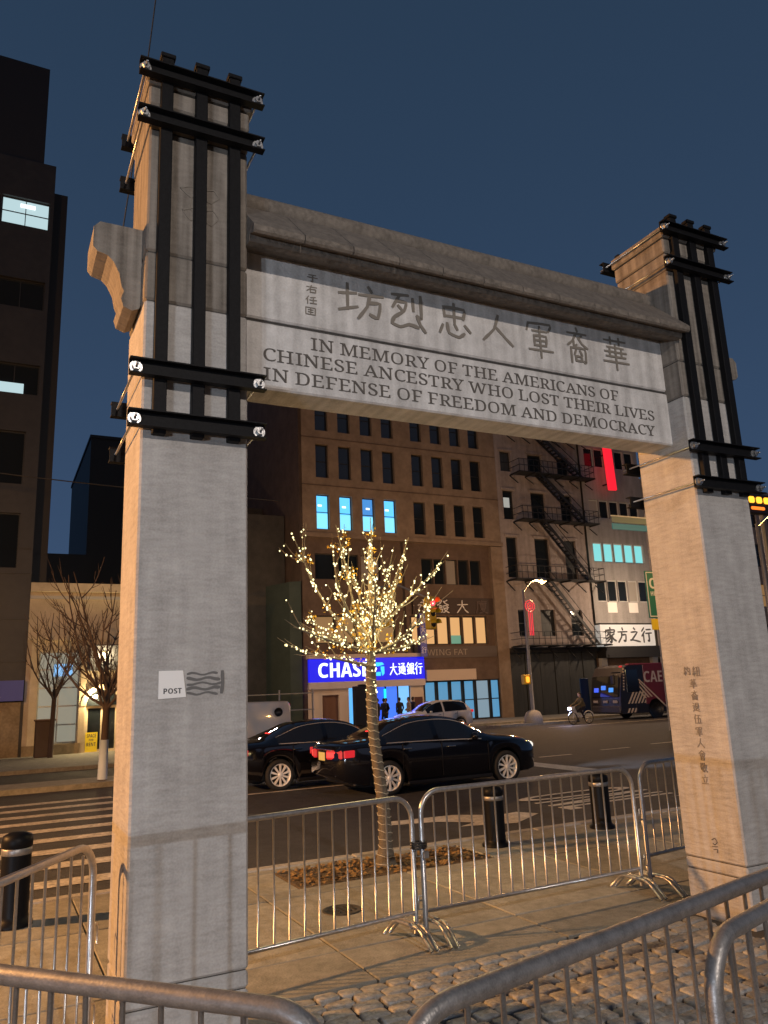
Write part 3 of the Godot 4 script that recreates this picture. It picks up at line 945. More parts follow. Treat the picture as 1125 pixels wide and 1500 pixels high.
func buildings_left() -> void:
	# dark office tower
	var t := thing("office_tower", "tall dark office tower with one brightly lit floor at the left edge", "building", Vector3(0, 0, 0))
	var z := -39.0
	var holes := []
	for y in [25.4, 20.9, 16.4]:
		for k in 4:
			holes.append([1.32 - (k + 1) * 2.3, 1.32 - k * 2.3 - 0.08, y, y + 1.55])
	for y in [11.9, 7.9]:
		for k in 3:
			holes.append([0.9 - (k + 1) * 3.0, 0.9 - k * 3.0 - 0.1, y, y + 2.6])
	holed_wall(t, "wall", -9.6, 1.42, -0.9, 29.2, z, holes, 0.3, M.tower)
	for i in holes.size():
		var h: Array = holes[i]
		var lit := i < 4
		var low := i >= 8 and i < 12
		window(t, h, z - 0.22, M.white_lit if lit else M.pane_dark, M.frame_dark, 2, 2 if lit else 1, 0.05)
		if lit:
			bx(t, "ceiling_light", Vector3(h[0] + 1.2, h[3] - 0.35, z - 0.17), Vector3(0.7, 0.22, 0.03), M.white_hot, 0.01)
		if low and i < 10:
			bx(t, "lit_desk", Vector3(h[0] + 1.0, h[2] + 0.32, z - 0.17), Vector3(1.1, 0.5, 0.03), M.white_lit)
	for y in [8.6, 6.5, 4.6]:
		mass(t, "ledge", -9.6, 1.44, y - 0.9 - 0.05, y - 0.9 + 0.05, z, z + 0.05, M.frame_dark)
	mass(t, "wall_core", -9.6, 1.42, -0.9, 29.2, z - 0.32, z - 22, M.tower_dark)
	mass(t, "side_shaft", 1.42, 2.12, 6.9, 28.4, z - 1.2, z - 18, M.tower_dark)
	mass(t, "upper_block", -9.6, 0.84, 29.2, 35.5, z - 0.6, z - 16, M.tower_dark)
	mass(t, "awning", -6.0, 1.36, 1.95, 2.83, z, z + 0.5, plain(0.08, 0.10, 0.42, 0.6))
	mass(t, "shop_front", -6.0, 1.30, -0.7, 1.9, z, z + 0.06, M.beige_dark)
	# cream bank branch
	var b := thing("cream_building", "low cream building with arched doorway behind the bare street tree", "building")
	var bh := [[1.95, 3.72, 0.0, 4.1], [4.05, 5.45, -0.45, 1.58], [7.0, 9.0, 0.0, 4.1]]
	holed_wall(b, "wall", 1.43, 9.4, -0.9, 7.2, z, bh, 0.25, M.beige)
	mass(b, "wall_core", 1.43, 9.4, -0.9, 7.0, z - 0.3, z - 8, M.beige_dark)
	mass(b, "cornice", 1.43, 9.45, 6.82, 7.22, z, z + 0.3, M.beige)
	mass(b, "cornice_band", 1.43, 9.45, 6.5, 6.64, z, z + 0.12, M.frame_pale)
	mass(b, "base_course", 1.43, 3.80, -0.9, -0.02, z, z + 0.12, M.beige_dark)
	mass(b, "pilaster", 1.62, 1.95, -0.02, 4.6, z, z + 0.12, M.beige)
	mass(b, "pilaster", 3.72, 3.98, -0.02, 4.6, z, z + 0.12, M.beige)
	mass(b, "band", 1.43, 9.4, 4.6, 4.78, z, z + 0.16, M.beige)
	window(b, bh[0], z - 0.15, glow(0.55, 0.52, 0.40, 0.45), M.frame_pale, 2, 5, 0.07)
	bx(b, "window_sign", Vector3(3.0, 3.25, z - 0.08), Vector3(0.8, 0.55, 0.04), glow(0.25, 0.55, 0.95, 1.0), 0.01)
	window(b, bh[2], z - 0.15, glow(0.55, 0.52, 0.40, 0.45), M.frame_pale, 2, 5, 0.07)
	window(b, bh[1], z - 0.15, M.pane_dark, M.beige, 2, 1, 0.1, "door")
	var ar := flat()
	for k in 14:
		var a0 := PI * k / 14
		var a1 := PI * (k + 1) / 14
		var c := Vector3(4.75, 1.6, z + 0.05)
		var poly := pv([[cos(a0) * 0.95, sin(a0) * 0.95], [cos(a1) * 0.95, sin(a1) * 0.95], [cos(a1) * 0.72, sin(a1) * 0.72], [cos(a0) * 0.72, sin(a0) * 0.72]])
		prism(ar, poly, -0.04, 0.09, Transform3D(Basis.IDENTITY, c))
	put(b, "door_arch", ar, M.beige)
	var fan := flat()
	var fp := []
	for k in 13:
		fp.append([cos(PI * k / 12) * 0.72, sin(PI * k / 12) * 0.72])
	prism(fan, pv(fp), -0.02, 0.03, Transform3D(Basis.IDENTITY, Vector3(4.75, 1.6, z)))
	put(b, "fanlight", fan, M.pane_dark)
	# door lamp and dark awning over the arch
	bx(b, "awning", Vector3(4.85, 3.75, z + 0.5), Vector3(1.7, 1.15, 0.9), plain(0.04, 0.045, 0.06, 0.8), 0.05)
	bx(b, "door_lamp", Vector3(4.62, 3.9, z + 0.98), Vector3(0.16, 0.22, 0.10), glow(1.0, 0.75, 0.2, 2.5), 0.03)
	bx(b, "arch_lamp", Vector3(4.45, 2.0, z + 0.12), Vector3(0.16, 0.2, 0.10), glow(1.0, 0.85, 0.55, 3.0), 0.03)
	for p in [Vector3(4.62, 3.85, z + 1.12), Vector3(4.45, 2.0, z + 0.26)]:
		var li := OmniLight3D.new()
		li.name = "lamp_light"
		li.position = p
		li.light_color = Color(1.0, 0.86, 0.62)
		li.light_energy = 9.0
		li.light_size = 0.1
		li.omni_range = 40.0
		li.omni_attenuation = 2.0
		li.shadow_enabled = true
		b.add_child(li, true)
	var yl := thing("yellow_poster", "yellow SPACE FOR RENT poster on the glass of the arched door", "poster")
	bx(yl, "sheet", Vector3(4.34, -0.02, z - 0.09), Vector3(0.52, 0.86, 0.02), plain(0.75, 0.62, 0.03, 0.6))
	txt(yl, "lettering", "SPACE", 0.4, 0.16, at3(4.34, 0.26, z - 0.078), M.ink, false, true, 0.004)
	txt(yl, "lettering", "FOR", 0.2, 0.10, at3(4.34, 0.07, z - 0.078), M.ink, false, true, 0.004)
	txt(yl, "lettering", "RENT", 0.4, 0.16, at3(4.34, -0.12, z - 0.078), M.ink, false, true, 0.004)
	var pl := thing("flower_box", "square brown planter box standing by the cream building", "planter", Vector3(2.25, gy(-37.5) + 0.13, -37.5))
	bx(pl, "tub", Vector3(0, 0.75, 0), Vector3(0.75, 1.5, 0.7), plain(0.07, 0.045, 0.03, 0.7), 0.03)
	bx(pl, "rim", Vector3(0, 1.53, 0), Vector3(0.85, 0.08, 0.8), plain(0.10, 0.06, 0.04, 0.7), 0.02)
	# dark block behind
	var d := thing("dark_block", "plain dark high-rise block rising behind the cream building", "building")
	mass(d, "wall", 7.3, 26.0, -2, 26.6, -76, -96, M.tower_dark)
	mass(d, "parapet", 7.2, 26.1, 26.6, 26.9, -75.9, -96.1, M.tower_dark)
	mass(d, "annex", 2.6, 7.3, -2, 14.8, -74, -90, M.tower_dark)
	var nv := thing("navy_tower", "dark navy glass tower seen between left pillar and brown building", "building")
	mass(nv, "wall", 26.2, 42.0, -2, 56, -100, -120, M.tower_navy)
	for k in 14:
		mass(nv, "floor_band", 26.15, 42.0, 4.0 + k * 3.7, 4.4 + k * 3.7, -99.95, -99.9, M.tower_dark)

func buildings_far() -> void:
	var z := -49.0
	# ---- brown office building
	var a := thing("brown_building", "brown office building with paired rows of narrow windows above the bank", "building")
	var holes := []
	var kinds := []
	for r in 5:
		var y0: float = [12.84, 16.55, 20.05, 23.5, 27.0][r]
		for k in 8:
			var x: float = [19.66, 21.42, 23.2, 24.95, 27.40, 29.15, 30.9, 32.62][k]
			holes.append([x, x + 0.98, y0, y0 + 2.48])
			kinds.append(1 if r == 0 and k < 4 else 0)
	for k in 3:
		holes.append([19.55 + k * 1.75, 21.1 + k * 1.75, 9.35, 11.15])
		kinds.append(2)
	for k in 5:
		holes.append([27.95 + k * 1.06, 28.92 + k * 1.06, 9.2, 11.1])
		kinds.append(2)
	for k in 4:
		holes.append([19.5 + k * 1.55, 20.95 + k * 1.55, 4.95, 6.85])
		kinds.append(4)
	for k in 6:
		holes.append([26.78 + k * 1.12, 27.82 + k * 1.12, 4.78, 6.85])
		kinds.append(3)
	var up := holes.slice(0, 40)
	var dn := holes.slice(40)
	holed_wall(a, "upper_wall", 18.6, 35.05, 12.55, 31.0, z, up, 0.35, M.brown)
	holed_wall(a, "lower_wall", 18.6, 35.05, 4.2, 12.25, z - 0.25, dn, 0.3, M.brown_dark)
	mass(a, "wall_core", 18.6, 35.05, -1.2, 31.0, z - 0.6, z - 16, M.brown_dark)
	mass(a, "cornice", 18.5, 35.15, 12.25, 12.55, z - 0.3, z + 0.12, M.brown)
	mass(a, "parapet", 18.5, 35.15, 31.0, 31.5, z - 0.5, z + 0.1, M.brown)
	for k in 4:
		mass(a, "floor_line", 18.6, 35.05, 15.95 + k * 3.5, 16.02 + k * 3.5, z, z + 0.03, M.brown_dark)
	mass(a, "pier", 26.35, 26.75, -0.7, 12.2, z - 0.25, z + 0.02, M.brown_dark)
	mass(a, "pier", 34.0, 35.05, -0.7, 12.2, z - 0.25, z + 0.06, M.brown)
	for i in holes.size():
		var h: Array = holes[i]
		var zz := z - 0.28 if i < 40 else z - 0.5
		match kinds[i]:
			0:
				window(a, h, zz, M.pane_dark, M.frame_dark, 1, 2, 0.06)
			1:
				window(a, h, zz, M.blue_lit if i != 2 else M.blue_lit2, M.frame_dark, 1, 2, 0.06)
				bx(a, "window_blind", Vector3((h[0] + h[1]) / 2, h[2] + 0.62, zz + 0.005), Vector3(0.86, 1.05, 0.015), glow(0.22, 0.72, 1.0, 1.3))
				bx(a, "room_light", Vector3(h[0] + 0.35 + 0.1 * (i % 3), h[3] - 0.75, zz + 0.005), Vector3(0.3, 0.14, 0.015), M.white_hot, 0.005)
			2:
				window(a, h, zz, M.curtain if i % 3 == 0 else M.pane_dark, M.frame_dark, 1, 1, 0.06)
			3:
				window(a, h, zz, M.amber_lit, M.frame_dark, 1, 1, 0.08)
			4:
				window(a, h, zz, M.amber_dim, M.frame_dark, 1, 1, 0.08)
	bx(a, "green_blind", Vector3(30.66, 5.15, z - 0.44), Vector3(0.85, 0.6, 0.04), glow(0.25, 0.6, 0.4, 0.5))
	# name board in four characters, and the band beneath the lit windows
	mass(a, "name_board", 27.0, 34.0, 6.98, 8.2, z - 0.25, z - 0.12, plain(0.05, 0.032, 0.024, 0.7))
	for k in 4:
		glyph(a, "board_character", GLYPHS[["yong", "fa", "da", "sha"][k]], at3([27.85, 29.5, 31.2, 32.9][k], 7.55, z - 0.118), 1.05, 1.0, 0.05, M.paper if k < 3 else plain(0.10, 0.07, 0.06, 0.7), 0.03)
	mass(a, "sill_band", 26.9, 33.9, 3.82, 4.62, z - 0.25, z + 0.05, plain(0.11, 0.085, 0.07, 0.6))
	txt(a, "band_lettering", "WING FAT", 3.4, 0.42, at3(29.6, 4.22, z + 0.055), plain(0.30, 0.25, 0.2, 0.6), false, false, 0.02)
	# glass lobby
	var lh := [[27.55, 28.5, -0.6, 2.2], [28.62, 29.6, -0.6, 2.2], [29.72, 30.7, -0.6, 2.2], [30.82, 31.75, -0.6, 2.2], [31.87, 33.05, -0.6, 2.2], [33.15, 33.95, -0.6, 2.2]]
	for i in lh.size():
		window(a, lh[i], z - 0.1, glow(0.10, 0.36, 0.62, 0.8) if i != 4 else glow(0.28, 0.42, 0.52, 0.7), M.frame_dark, 1, 2, 0.09, "lobby_window")
	mass(a, "lobby_lintel", 27.3, 34.0, 2.2, 3.82, z - 0.3, z - 0.02, M.brown_dark)
	mass(a, "lobby_fascia", 27.5, 31.65, 2.22, 2.98, z - 0.02, z + 0.5, plain(0.55, 0.45, 0.36, 0.7))
	mass(a, "lobby_base", 27.3, 34.0, -1.0, -0.6, z - 0.3, z + 0.02, M.brown_dark)
	# ---- bank branch on the ground floor, with its lit sign
	var c := thing("bank_shopfront", "bank shopfront with glowing blue sign below the brown office building", "shopfront")
	var ch := [[19.65, 20.85, -0.7, 1.55], [21.55, 26.25, -0.65, 2.1]]
	holed_wall(c, "wall", 18.65, 27.3, -1.0, 2.3, z + 0.3, ch, 0.2, plain(0.62, 0.52, 0.42, 0.7))
	mass(c, "door", 19.65, 20.85, -0.7, 1.55, z + 0.02, z + 0.08, plain(0.16, 0.08, 0.05, 0.6))
	for k in 5:
		var x := 21.55 + k * 0.94
		window(c, [x, x + 0.94, -0.65, 2.1], z + 0.16, glow([0.10, 0.05, 0.02, 0.04, 0.18][k], [0.45, 0.25, 0.10, 0.18, 0.5][k], [0.95, 0.95, 0.85, 0.9, 0.95][k], 1.2), M.frame_dark, 1, 1, 0.05, "shop_window")
	bx(c, "door_light", Vector3(24.3, 0.6, z + 0.24), Vector3(0.14, 2.4, 0.06), glow(0.0, 0.75, 1.0, 2.0))
	bx(c, "cash_machine", Vector3(26.85, 0.7, z + 0.33), Vector3(0.62, 0.95, 0.1), plain(0.09, 0.035, 0.03, 0.5), 0.02)
	mass(c, "fascia", 18.65, 27.35, 1.95, 2.4, z + 0.32, z + 0.55, plain(0.55, 0.48, 0.46, 0.7))
	mass(c, "fascia_top", 18.65, 27.35, 3.92, 4.18, z + 0.0, z + 0.6, plain(0.55, 0.45, 0.38, 0.7))
	bx(c, "sign_box", Vector3(23.0, 3.15, z + 0.42), Vector3(8.65, 1.5, 0.3), glow(0.008, 0.012, 0.85, 1.0, 0.01), 0.03)
	var al := AreaLight3D.new()
	al.name = "sign_glow"
	al.position = Vector3(23.0, 3.15, z + 0.66)
	al.rotation_degrees = Vector3(0, 180, 0)
	al.area_size = Vector2(8.4, 1.3)
	al.light_color = Color(0.45, 0.5, 1.0)
	al.light_energy = 6.0
	al.shadow_enabled = true
	c.add_child(al)
	txt(c, "sign_lettering", "CHASE", 3.7, 0.95, at3(21.15, 3.16, z + 0.59), M.white_hot, false, true, 0.05)
	var oc := sub("sign_logo", c)
	for k in 4:
		var st := flat()
		prism(st, pv([[-0.17, 0.45], [0.30, 0.45], [0.45, 0.30], [0.02, 0.19], [-0.17, 0.19]]), 0.0, 0.05, Transform3D(Basis(Vector3(0, 0, 1), -PI / 2 * k), Vector3(23.68, 3.14, z + 0.575)))
		put(oc, "logo_piece", st, glow(0.03, 0.55, 0.95, 1.5))
	for k in 4:
		glyph(c, "sign_character", GLYPHS[["da", "tong", "yin", "xing"][k]], at3(24.85 + k * 0.66, 3.12, z + 0.572), 0.6, 0.86, 0.042, M.white_hot, 0.03)
	var vs := thing("blade_sign", "narrow purple vertical sign with white characters beside the lit windows", "sign")
	bx(vs, "panel", Vector3(27.12, 5.4, z + 0.6), Vector3(0.16, 3.0, 0.75), plain(0.07, 0.05, 0.16, 0.6), 0.02)
	bx(vs, "front", Vector3(27.12, 5.4, z + 0.985), Vector3(0.5, 3.0, 0.02), glow(0.06, 0.05, 0.2, 0.5))
	for k in 4:
		glyph(vs, "sign_character", GLYPHS[["fa", "da", "tong", "xing"][k]], at3(27.12, 6.45 - k * 0.7, z + 0.997), 0.4, 0.5, 0.025, M.paper, 0.02)
	# ---- side wings left of the brown building
	var g := thing("green_wing", "windowless dark green building side left of the bank shopfront", "building")
	side_wing(g, "wall", [[18.55, -49.4], [21.2, -74.0], [10.5, -74.0], [10.5, -73.0], [17.9, -49.9]], -1.2, 9.2, M.green_wall)
	var g2 := thing("umber_wing", "dull brown building side stepping up above the green wall", "building")
	side_wing(g2, "wall", [[18.5, -52.5], [22.4, -92.0], [12.0, -92.0], [14.0, -52.5]], -1.2, 14.4, M.umber_wall)
	side_wing(g2, "roof_house", [[18.9, -58.0], [20.2, -70.0], [16.0, -70.0], [16.0, -58.0]], 14.4, 16.2, M.umber_wall)
	# ---- pale building with the fire escape
	var b := thing("fire_escape_building", "old pinkish walk-up with black iron fire escape across its front", "building")
	var bh := []
	for r in 5:
		var rr: Array = [[5.3, 7.35], [9.85, 13.05], [14.5, 16.85], [18.45, 20.1], [21.9, 24.0]][r]
		for k in 3:
			var xx: Array = [[35.55, 36.6], [38.3, 39.75], [41.3, 42.5]][k]
			bh.append([xx[0] + (0.6 if r == 0 and k == 0 else 0.0), xx[1] + (0.4 if r == 0 and k == 0 else 0.0), rr[0], rr[1]])
	holed_wall(b, "wall", 35.06, 43.6, 4.4, 27.0, z, bh, 0.3, M.pinkish)
	mass(b, "wall_core", 35.06, 43.6, -1.2, 27.0, z - 0.5, z - 15, M.umber_wall)
	mass(b, "parapet", 35.06, 43.6, 27.0, 27.8, z - 0.4, z + 0.3, M.pinkish)
	for i in bh.size():
		window(b, bh[i], z - 0.24, M.shutter if i % 4 == 1 else M.pane_dark, M.frame_dark, 1, 2, 0.08)
		if bh[i][2] > 9.0:
			bx(b, "window_head", Vector3((bh[i][0] + bh[i][1]) / 2, bh[i][3] + 0.13, z + 0.05), Vector3(bh[i][1] - bh[i][0] + 0.3, 0.2, 0.12), M.pinkish, 0.03)
	bx(b, "lit_blind", Vector3(36.0, 15.9, z - 0.18), Vector3(0.55, 0.8, 0.03), glow(0.5, 0.5, 0.45, 0.7))
	mass(b, "shop_band", 35.06, 43.6, 4.05, 4.4, z - 0.3, z + 0.25, M.iron)
	for k in 6:
		mass(b, "shutter", 35.1 + k * 1.4, 36.44 + k * 1.4, -1.1, 4.05, z - 0.3, z - 0.06 + 0.04 * (k % 2), M.shutter)
	fire_escape(z)
	# ---- grey building on the right
	var d := thing("grey_building", "grey concrete building with ribbon windows, one floor glowing turquoise", "building")
	var dh := []
	for r in 5:
		var yy: Array = [[8.05, 9.85], [11.35, 13.0], [15.1, 16.7], [19.6, 21.3], [23.0, 24.6]][r]
		for k in 5:
			dh.append([44.15 + k * 1.14, 45.23 + k * 1.14, yy[0], yy[1]])
	holed_wall(d, "wall", 43.62, 50.2, 6.3, 28.0, z + 0.2, dh, 0.25, M.grey_wall)
	mass(d, "wall_core", 43.62, 50.2, -1.2, 28.0, z - 0.3, z - 15, M.umber_wall)
	for i in dh.size():
		window(d, dh[i], z + 0.02, M.cyan_lit if i / 5 == 1 else (M.curtain if i % 7 == 3 else M.pane_dark), M.frame_pale, 1, 1, 0.09)
	for k in 2:
		bx(d, "poster", Vector3(45.55 + k * 2.3, 7.58, z + 0.225), Vector3(1.0, 0.85, 0.03), M.paper)
	mass(d, "shop_sign", 43.75, 49.6, 4.42, 6.15, z - 0.1, z + 0.5, glow(0.62, 0.6, 0.55, 0.42, 0.5))
	for k in 4:
		glyph(d, "sign_character", GLYPHS[["jia", "fang2", "zhi", "xing"][k]], at3(44.75 + k * 1.3, 5.3, z + 0.502), 1.15, 1.25, 0.09, M.ink, 0.03)
	mass(d, "awning", 43.75, 49.6, 3.5, 4.38, z - 0.1, z + 0.9, M.iron)
	mass(d, "shop_recess", 43.7, 49.9, -1.1, 3.5, z - 0.28, z - 0.1, M.brown_dark)
	for x in [43.8, 49.3]:
		mass(d, "shop_pier", x, x + 0.6, -1.1, 3.5, z - 0.1, z + 0.25, M.frame_pale)
	# red blade sign high on the grey front
	var rs := thing("red_sign", "glowing red vertical sign hanging below the end of the lintel", "sign")
	bx(rs, "panel", Vector3(45.95, 19.3, z + 1.2), Vector3(0.9, 3.9, 0.25), glow(1.0, 0.01, 0.03, 1.1), 0.06, Basis(Vector3(0, 0, 1), 0.04))
	bx(rs, "arm", Vector3(45.95, 20.6, z + 0.65), Vector3(0.1, 0.1, 0.9), M.iron)
	bx(rs, "arm", Vector3(45.95, 18.0, z + 0.65), Vector3(0.1, 0.1, 0.9), M.iron)
	var e := thing("mauve_building", "mauve-grey building to the right of the right pillar", "building")
	var eh := []
	for r in 4:
		for k in 8:
			eh.append([51.5 + k * 3.0, 53.0 + k * 3.0, 4.0 + r * 3.8, 6.2 + r * 3.8])
	holed_wall(e, "wall", 50.3, 76.0, -1.2, 19.0, z + 0.1, eh, 0.3, M.pinkish)
	mass(e, "wall_core", 50.3, 76.0, -1.2, 19.0, z - 0.4, z - 14, M.umber_wall)
	for i in eh.size():
		window(e, eh[i], z - 0.1, M.amber_dim if i % 5 == 2 else M.pane_dark, M.frame_dark, 1, 2, 0.08)

func side_wing(parent: Node, called: String, plan: Array, y0: float, y1: float, m: Material) -> void:
	var st := flat()
	prism(st, pv(plan), y0, y1, Transform3D(Basis(Vector3(1, 0, 0), Vector3(0, 0, 1), Vector3(0, 1, 0)), Vector3.ZERO))
	put(parent, called, st, m)

# iron balconies with slatted floors and rails, and the raking stairs between them
func fire_escape(z: float) -> void:
	var o := thing("fire_escape", "black iron fire escape zigzagging down the pinkish walk-up", "fire escape")
	var lv := [4.55, 9.6, 14.35, 18.2, 21.6]
	for i in lv.size():
		var y: float = lv[i]
		var x0 := 36.4 if i > 1 else 35.3
		var x1 := 44.0
		var st := flat()
		for k in 6:
			box(st, Vector3((x0 + x1) / 2, y, z + 0.25 + k * 0.2), Vector3(x1 - x0, 0.05, 0.13))
		for k in 6:
			var x := lerpf(x0, x1, k / 5.0)
			box(st, Vector3(x, y - 0.07, z + 0.75), Vector3(0.07, 0.1, 1.4))
			var b := Basis(Vector3(1, 0, 0), 0.7)
			box(st, Vector3(x, y - 0.5, z + 0.5), Vector3(0.06, 0.06, 1.35), b)
		put(o, "platform", st, M.iron)
		var rl := flat()
		for h in [0.5, 1.0]:
			box(rl, Vector3((x0 + x1) / 2, y + h, z + 1.36), Vector3(x1 - x0, 0.04, 0.04))
			for x in [x0, x1]:
				box(rl, Vector3(x, y + h, z + 0.7), Vector3(0.04, 0.04, 1.35))
		for k in 17:
			box(rl, Vector3(lerpf(x0, x1, k / 16.0), y + 0.5, z + 1.36), Vector3(0.03, 1.0, 0.03))
		put(o, "railing", rl, M.iron)
		if i < lv.size() - 1:
			var yt: float = lv[i + 1]
			var xa := 43.0
			var xb := 38.6
			var s := flat()
			var a := Vector3(xa, y, 0)
			var b := Vector3(xb, yt, 0)
			var ang := atan2(yt - y, xb - xa)
			for zz in [z + 0.5, z + 1.1]:
				box(s, (a + b) / 2 + Vector3(0, 0, zz), Vector3((b - a).length(), 0.2, 0.04), Basis(Vector3(0, 0, 1), ang))
				box(s, (a + b) / 2 + Vector3(0, 0.85, zz), Vector3((b - a).length(), 0.04, 0.04), Basis(Vector3(0, 0, 1), ang))
			put(o, "stringer", s, M.iron)
			for k in 15:
				var p := a.lerp(b, (k + 0.5) / 15.0)
				bx(o, "tread", p + Vector3(0, 0, z + 0.8), Vector3(0.26, 0.03, 0.6), M.iron)

# ---------------------------------------------------------------- street lamps
# a tapered pole with a curved arm and a cobra head; the lamp light sits just below the glowing lens
func lamp_post(label: String, at: Vector3, turn: float, height: float, reach: float, col: Color, energy: float, shine: float, base := true) -> Node3D:
	var o := thing("street_lamp", label, "street lamp", at, turn, "street lamps")
	if base:
		var bs := smooth()
		lathe(bs, [Vector2(0, 0), Vector2(0.55, 0), Vector2(0.52, 0.35), Vector2(0.40, 0.62), Vector2(0.22, 0.72), Vector2(0, 0.74)], 10)
		put(o, "concrete_base", bs, M.kerb)
	var st := smooth()
	tube(st, [Vector3(0, 0.05, 0), Vector3(0, height * 0.5, 0), Vector3(0, height - 0.7, 0)], [0.115, 0.09, 0.065], 12)
	put(o, "pole", st, M.pole)
	var ar := smooth()
	var pts := []
	for k in 9:
		var f := k / 8.0
		pts.append(Vector3(reach * f, height - 0.8 + 0.75 * sin(f * PI / 2), 0))
	tube(ar, pts, 0.04, 8)
	put(o, "arm", ar, M.pole)
	var hd := smooth()
	tube(hd, [Vector3(reach - 0.1, height - 0.05, 0), Vector3(reach + 0.08, height - 0.04, 0), Vector3(reach + 0.35, height - 0.03, 0), Vector3(reach + 0.62, height - 0.06, 0), Vector3(reach + 0.75, height - 0.09, 0)], [0.05, 0.11, 0.16, 0.14, 0.04], 12)
	put(o, "lamp_head", hd, M.pole)
	var ln := smooth()
	lathe(ln, [Vector2(0, -0.11), Vector2(0.09, -0.09), Vector2(0.15, -0.03), Vector2(0.16, 0.02), Vector2(0, 0.03)], 14, at3(reach + 0.42, height - 0.16, 0))
	var lm := glow(1, 1, 1, shine)
	lm.emission = col
	put(o, "lens", ln, lm)
	var li := OmniLight3D.new()
	li.name = "lamp_light"
	li.position = Vector3(reach + 0.42, height - 0.34, 0)
	li.light_color = col
	li.light_energy = energy
	li.light_size = 0.22
	li.omni_range = 120.0
	li.omni_attenuation = 2.0
	li.shadow_enabled = true
	o.add_child(li)
	return o

func street_lamps() -> void:
	var sodium := Color(1.0, 0.71, 0.41)
	var warm := Color(1.0, 0.86, 0.72)
	var white := Color(1.0, 0.94, 0.89)
	lamp_post("lit street lamp with red ornament at the far corner before the fire escape", Vector3(28.25, gy(-37.6) + 0.1, -37.6), 0.0, 8.4, 1.05, Color(1.0, 0.76, 0.5), 65.0, 14.0)
	lamp_post("added street lamp hidden behind the left pillar to light the bank front", Vector3(9.2, gy(-42.0) + 0.13, -42.0), 0.4, 8.6, 1.6, warm, 35.0, 14.0, false)  # unseen lamp, added to brighten the bank and brown building
	lamp_post("added street lamp hidden behind the right pillar to light the far fronts", Vector3(45.6, gy(-42.0) + 0.13, -42.0), 1.5, 8.6, 1.6, warm, 50.0, 14.0, false)  # another added lamp, out of sight, brightening the far facades
	# lamps beyond the picture's edges that light the arch
	lamp_post("sodium street lamp off to the left beyond the painted light trails", Vector3(-10.5, gy(-9.4), -9.4), 0.15, 6.3, 1.8, sodium, 335.0, 20.0)
	lamp_post("white street lamp on the plaza behind the camera", Vector3(2.0, 0, 15.0), 1.9, 9.0, 1.8, white, 200.0, 20.0)
	lamp_post("yellow-lit street lamp at the right edge of the picture", Vector3(23.9, gy(-18.0), -18.0), 0.35, 7.9, 2.6, Color(1.0, 0.75, 0.4), 30.0, 16.0, false)
	# red festive ornament on the far lamp
	var r := thing("lamp_ornament", "red glowing knot ornament with tassel on the far street lamp pole", "ornament")
	var c := Vector3(28.45, 6.25, -37.35)
	var red := glow(1.0, 0.03, 0.06, 1.1)
	for k in 2:
		var st := smooth()
		var pts := []
		for i in 16:
			pts.append(c + Vector3(cos(TAU * i / 16) * (0.34 - 0.14 * k), sin(TAU * i / 16) * (0.34 - 0.14 * k), 0.02 * k))
		tube(st, pts, 0.022, 6, true)
		put(r, "ring", st, red)
	for k in 3:
		bx(r, "tassel", c + Vector3(-0.12 + k * 0.12, -1.05, 0), Vector3(0.035, 1.35, 0.035), red)
	for k in 3:
		var a := TAU * k / 6
		bx(r, "spoke", c + Vector3(0, 0, 0.03 + 0.01 * k), Vector3(0.62, 0.025, 0.02), red, 0.0, Basis(Vector3(0, 0, 1), a + 0.5))

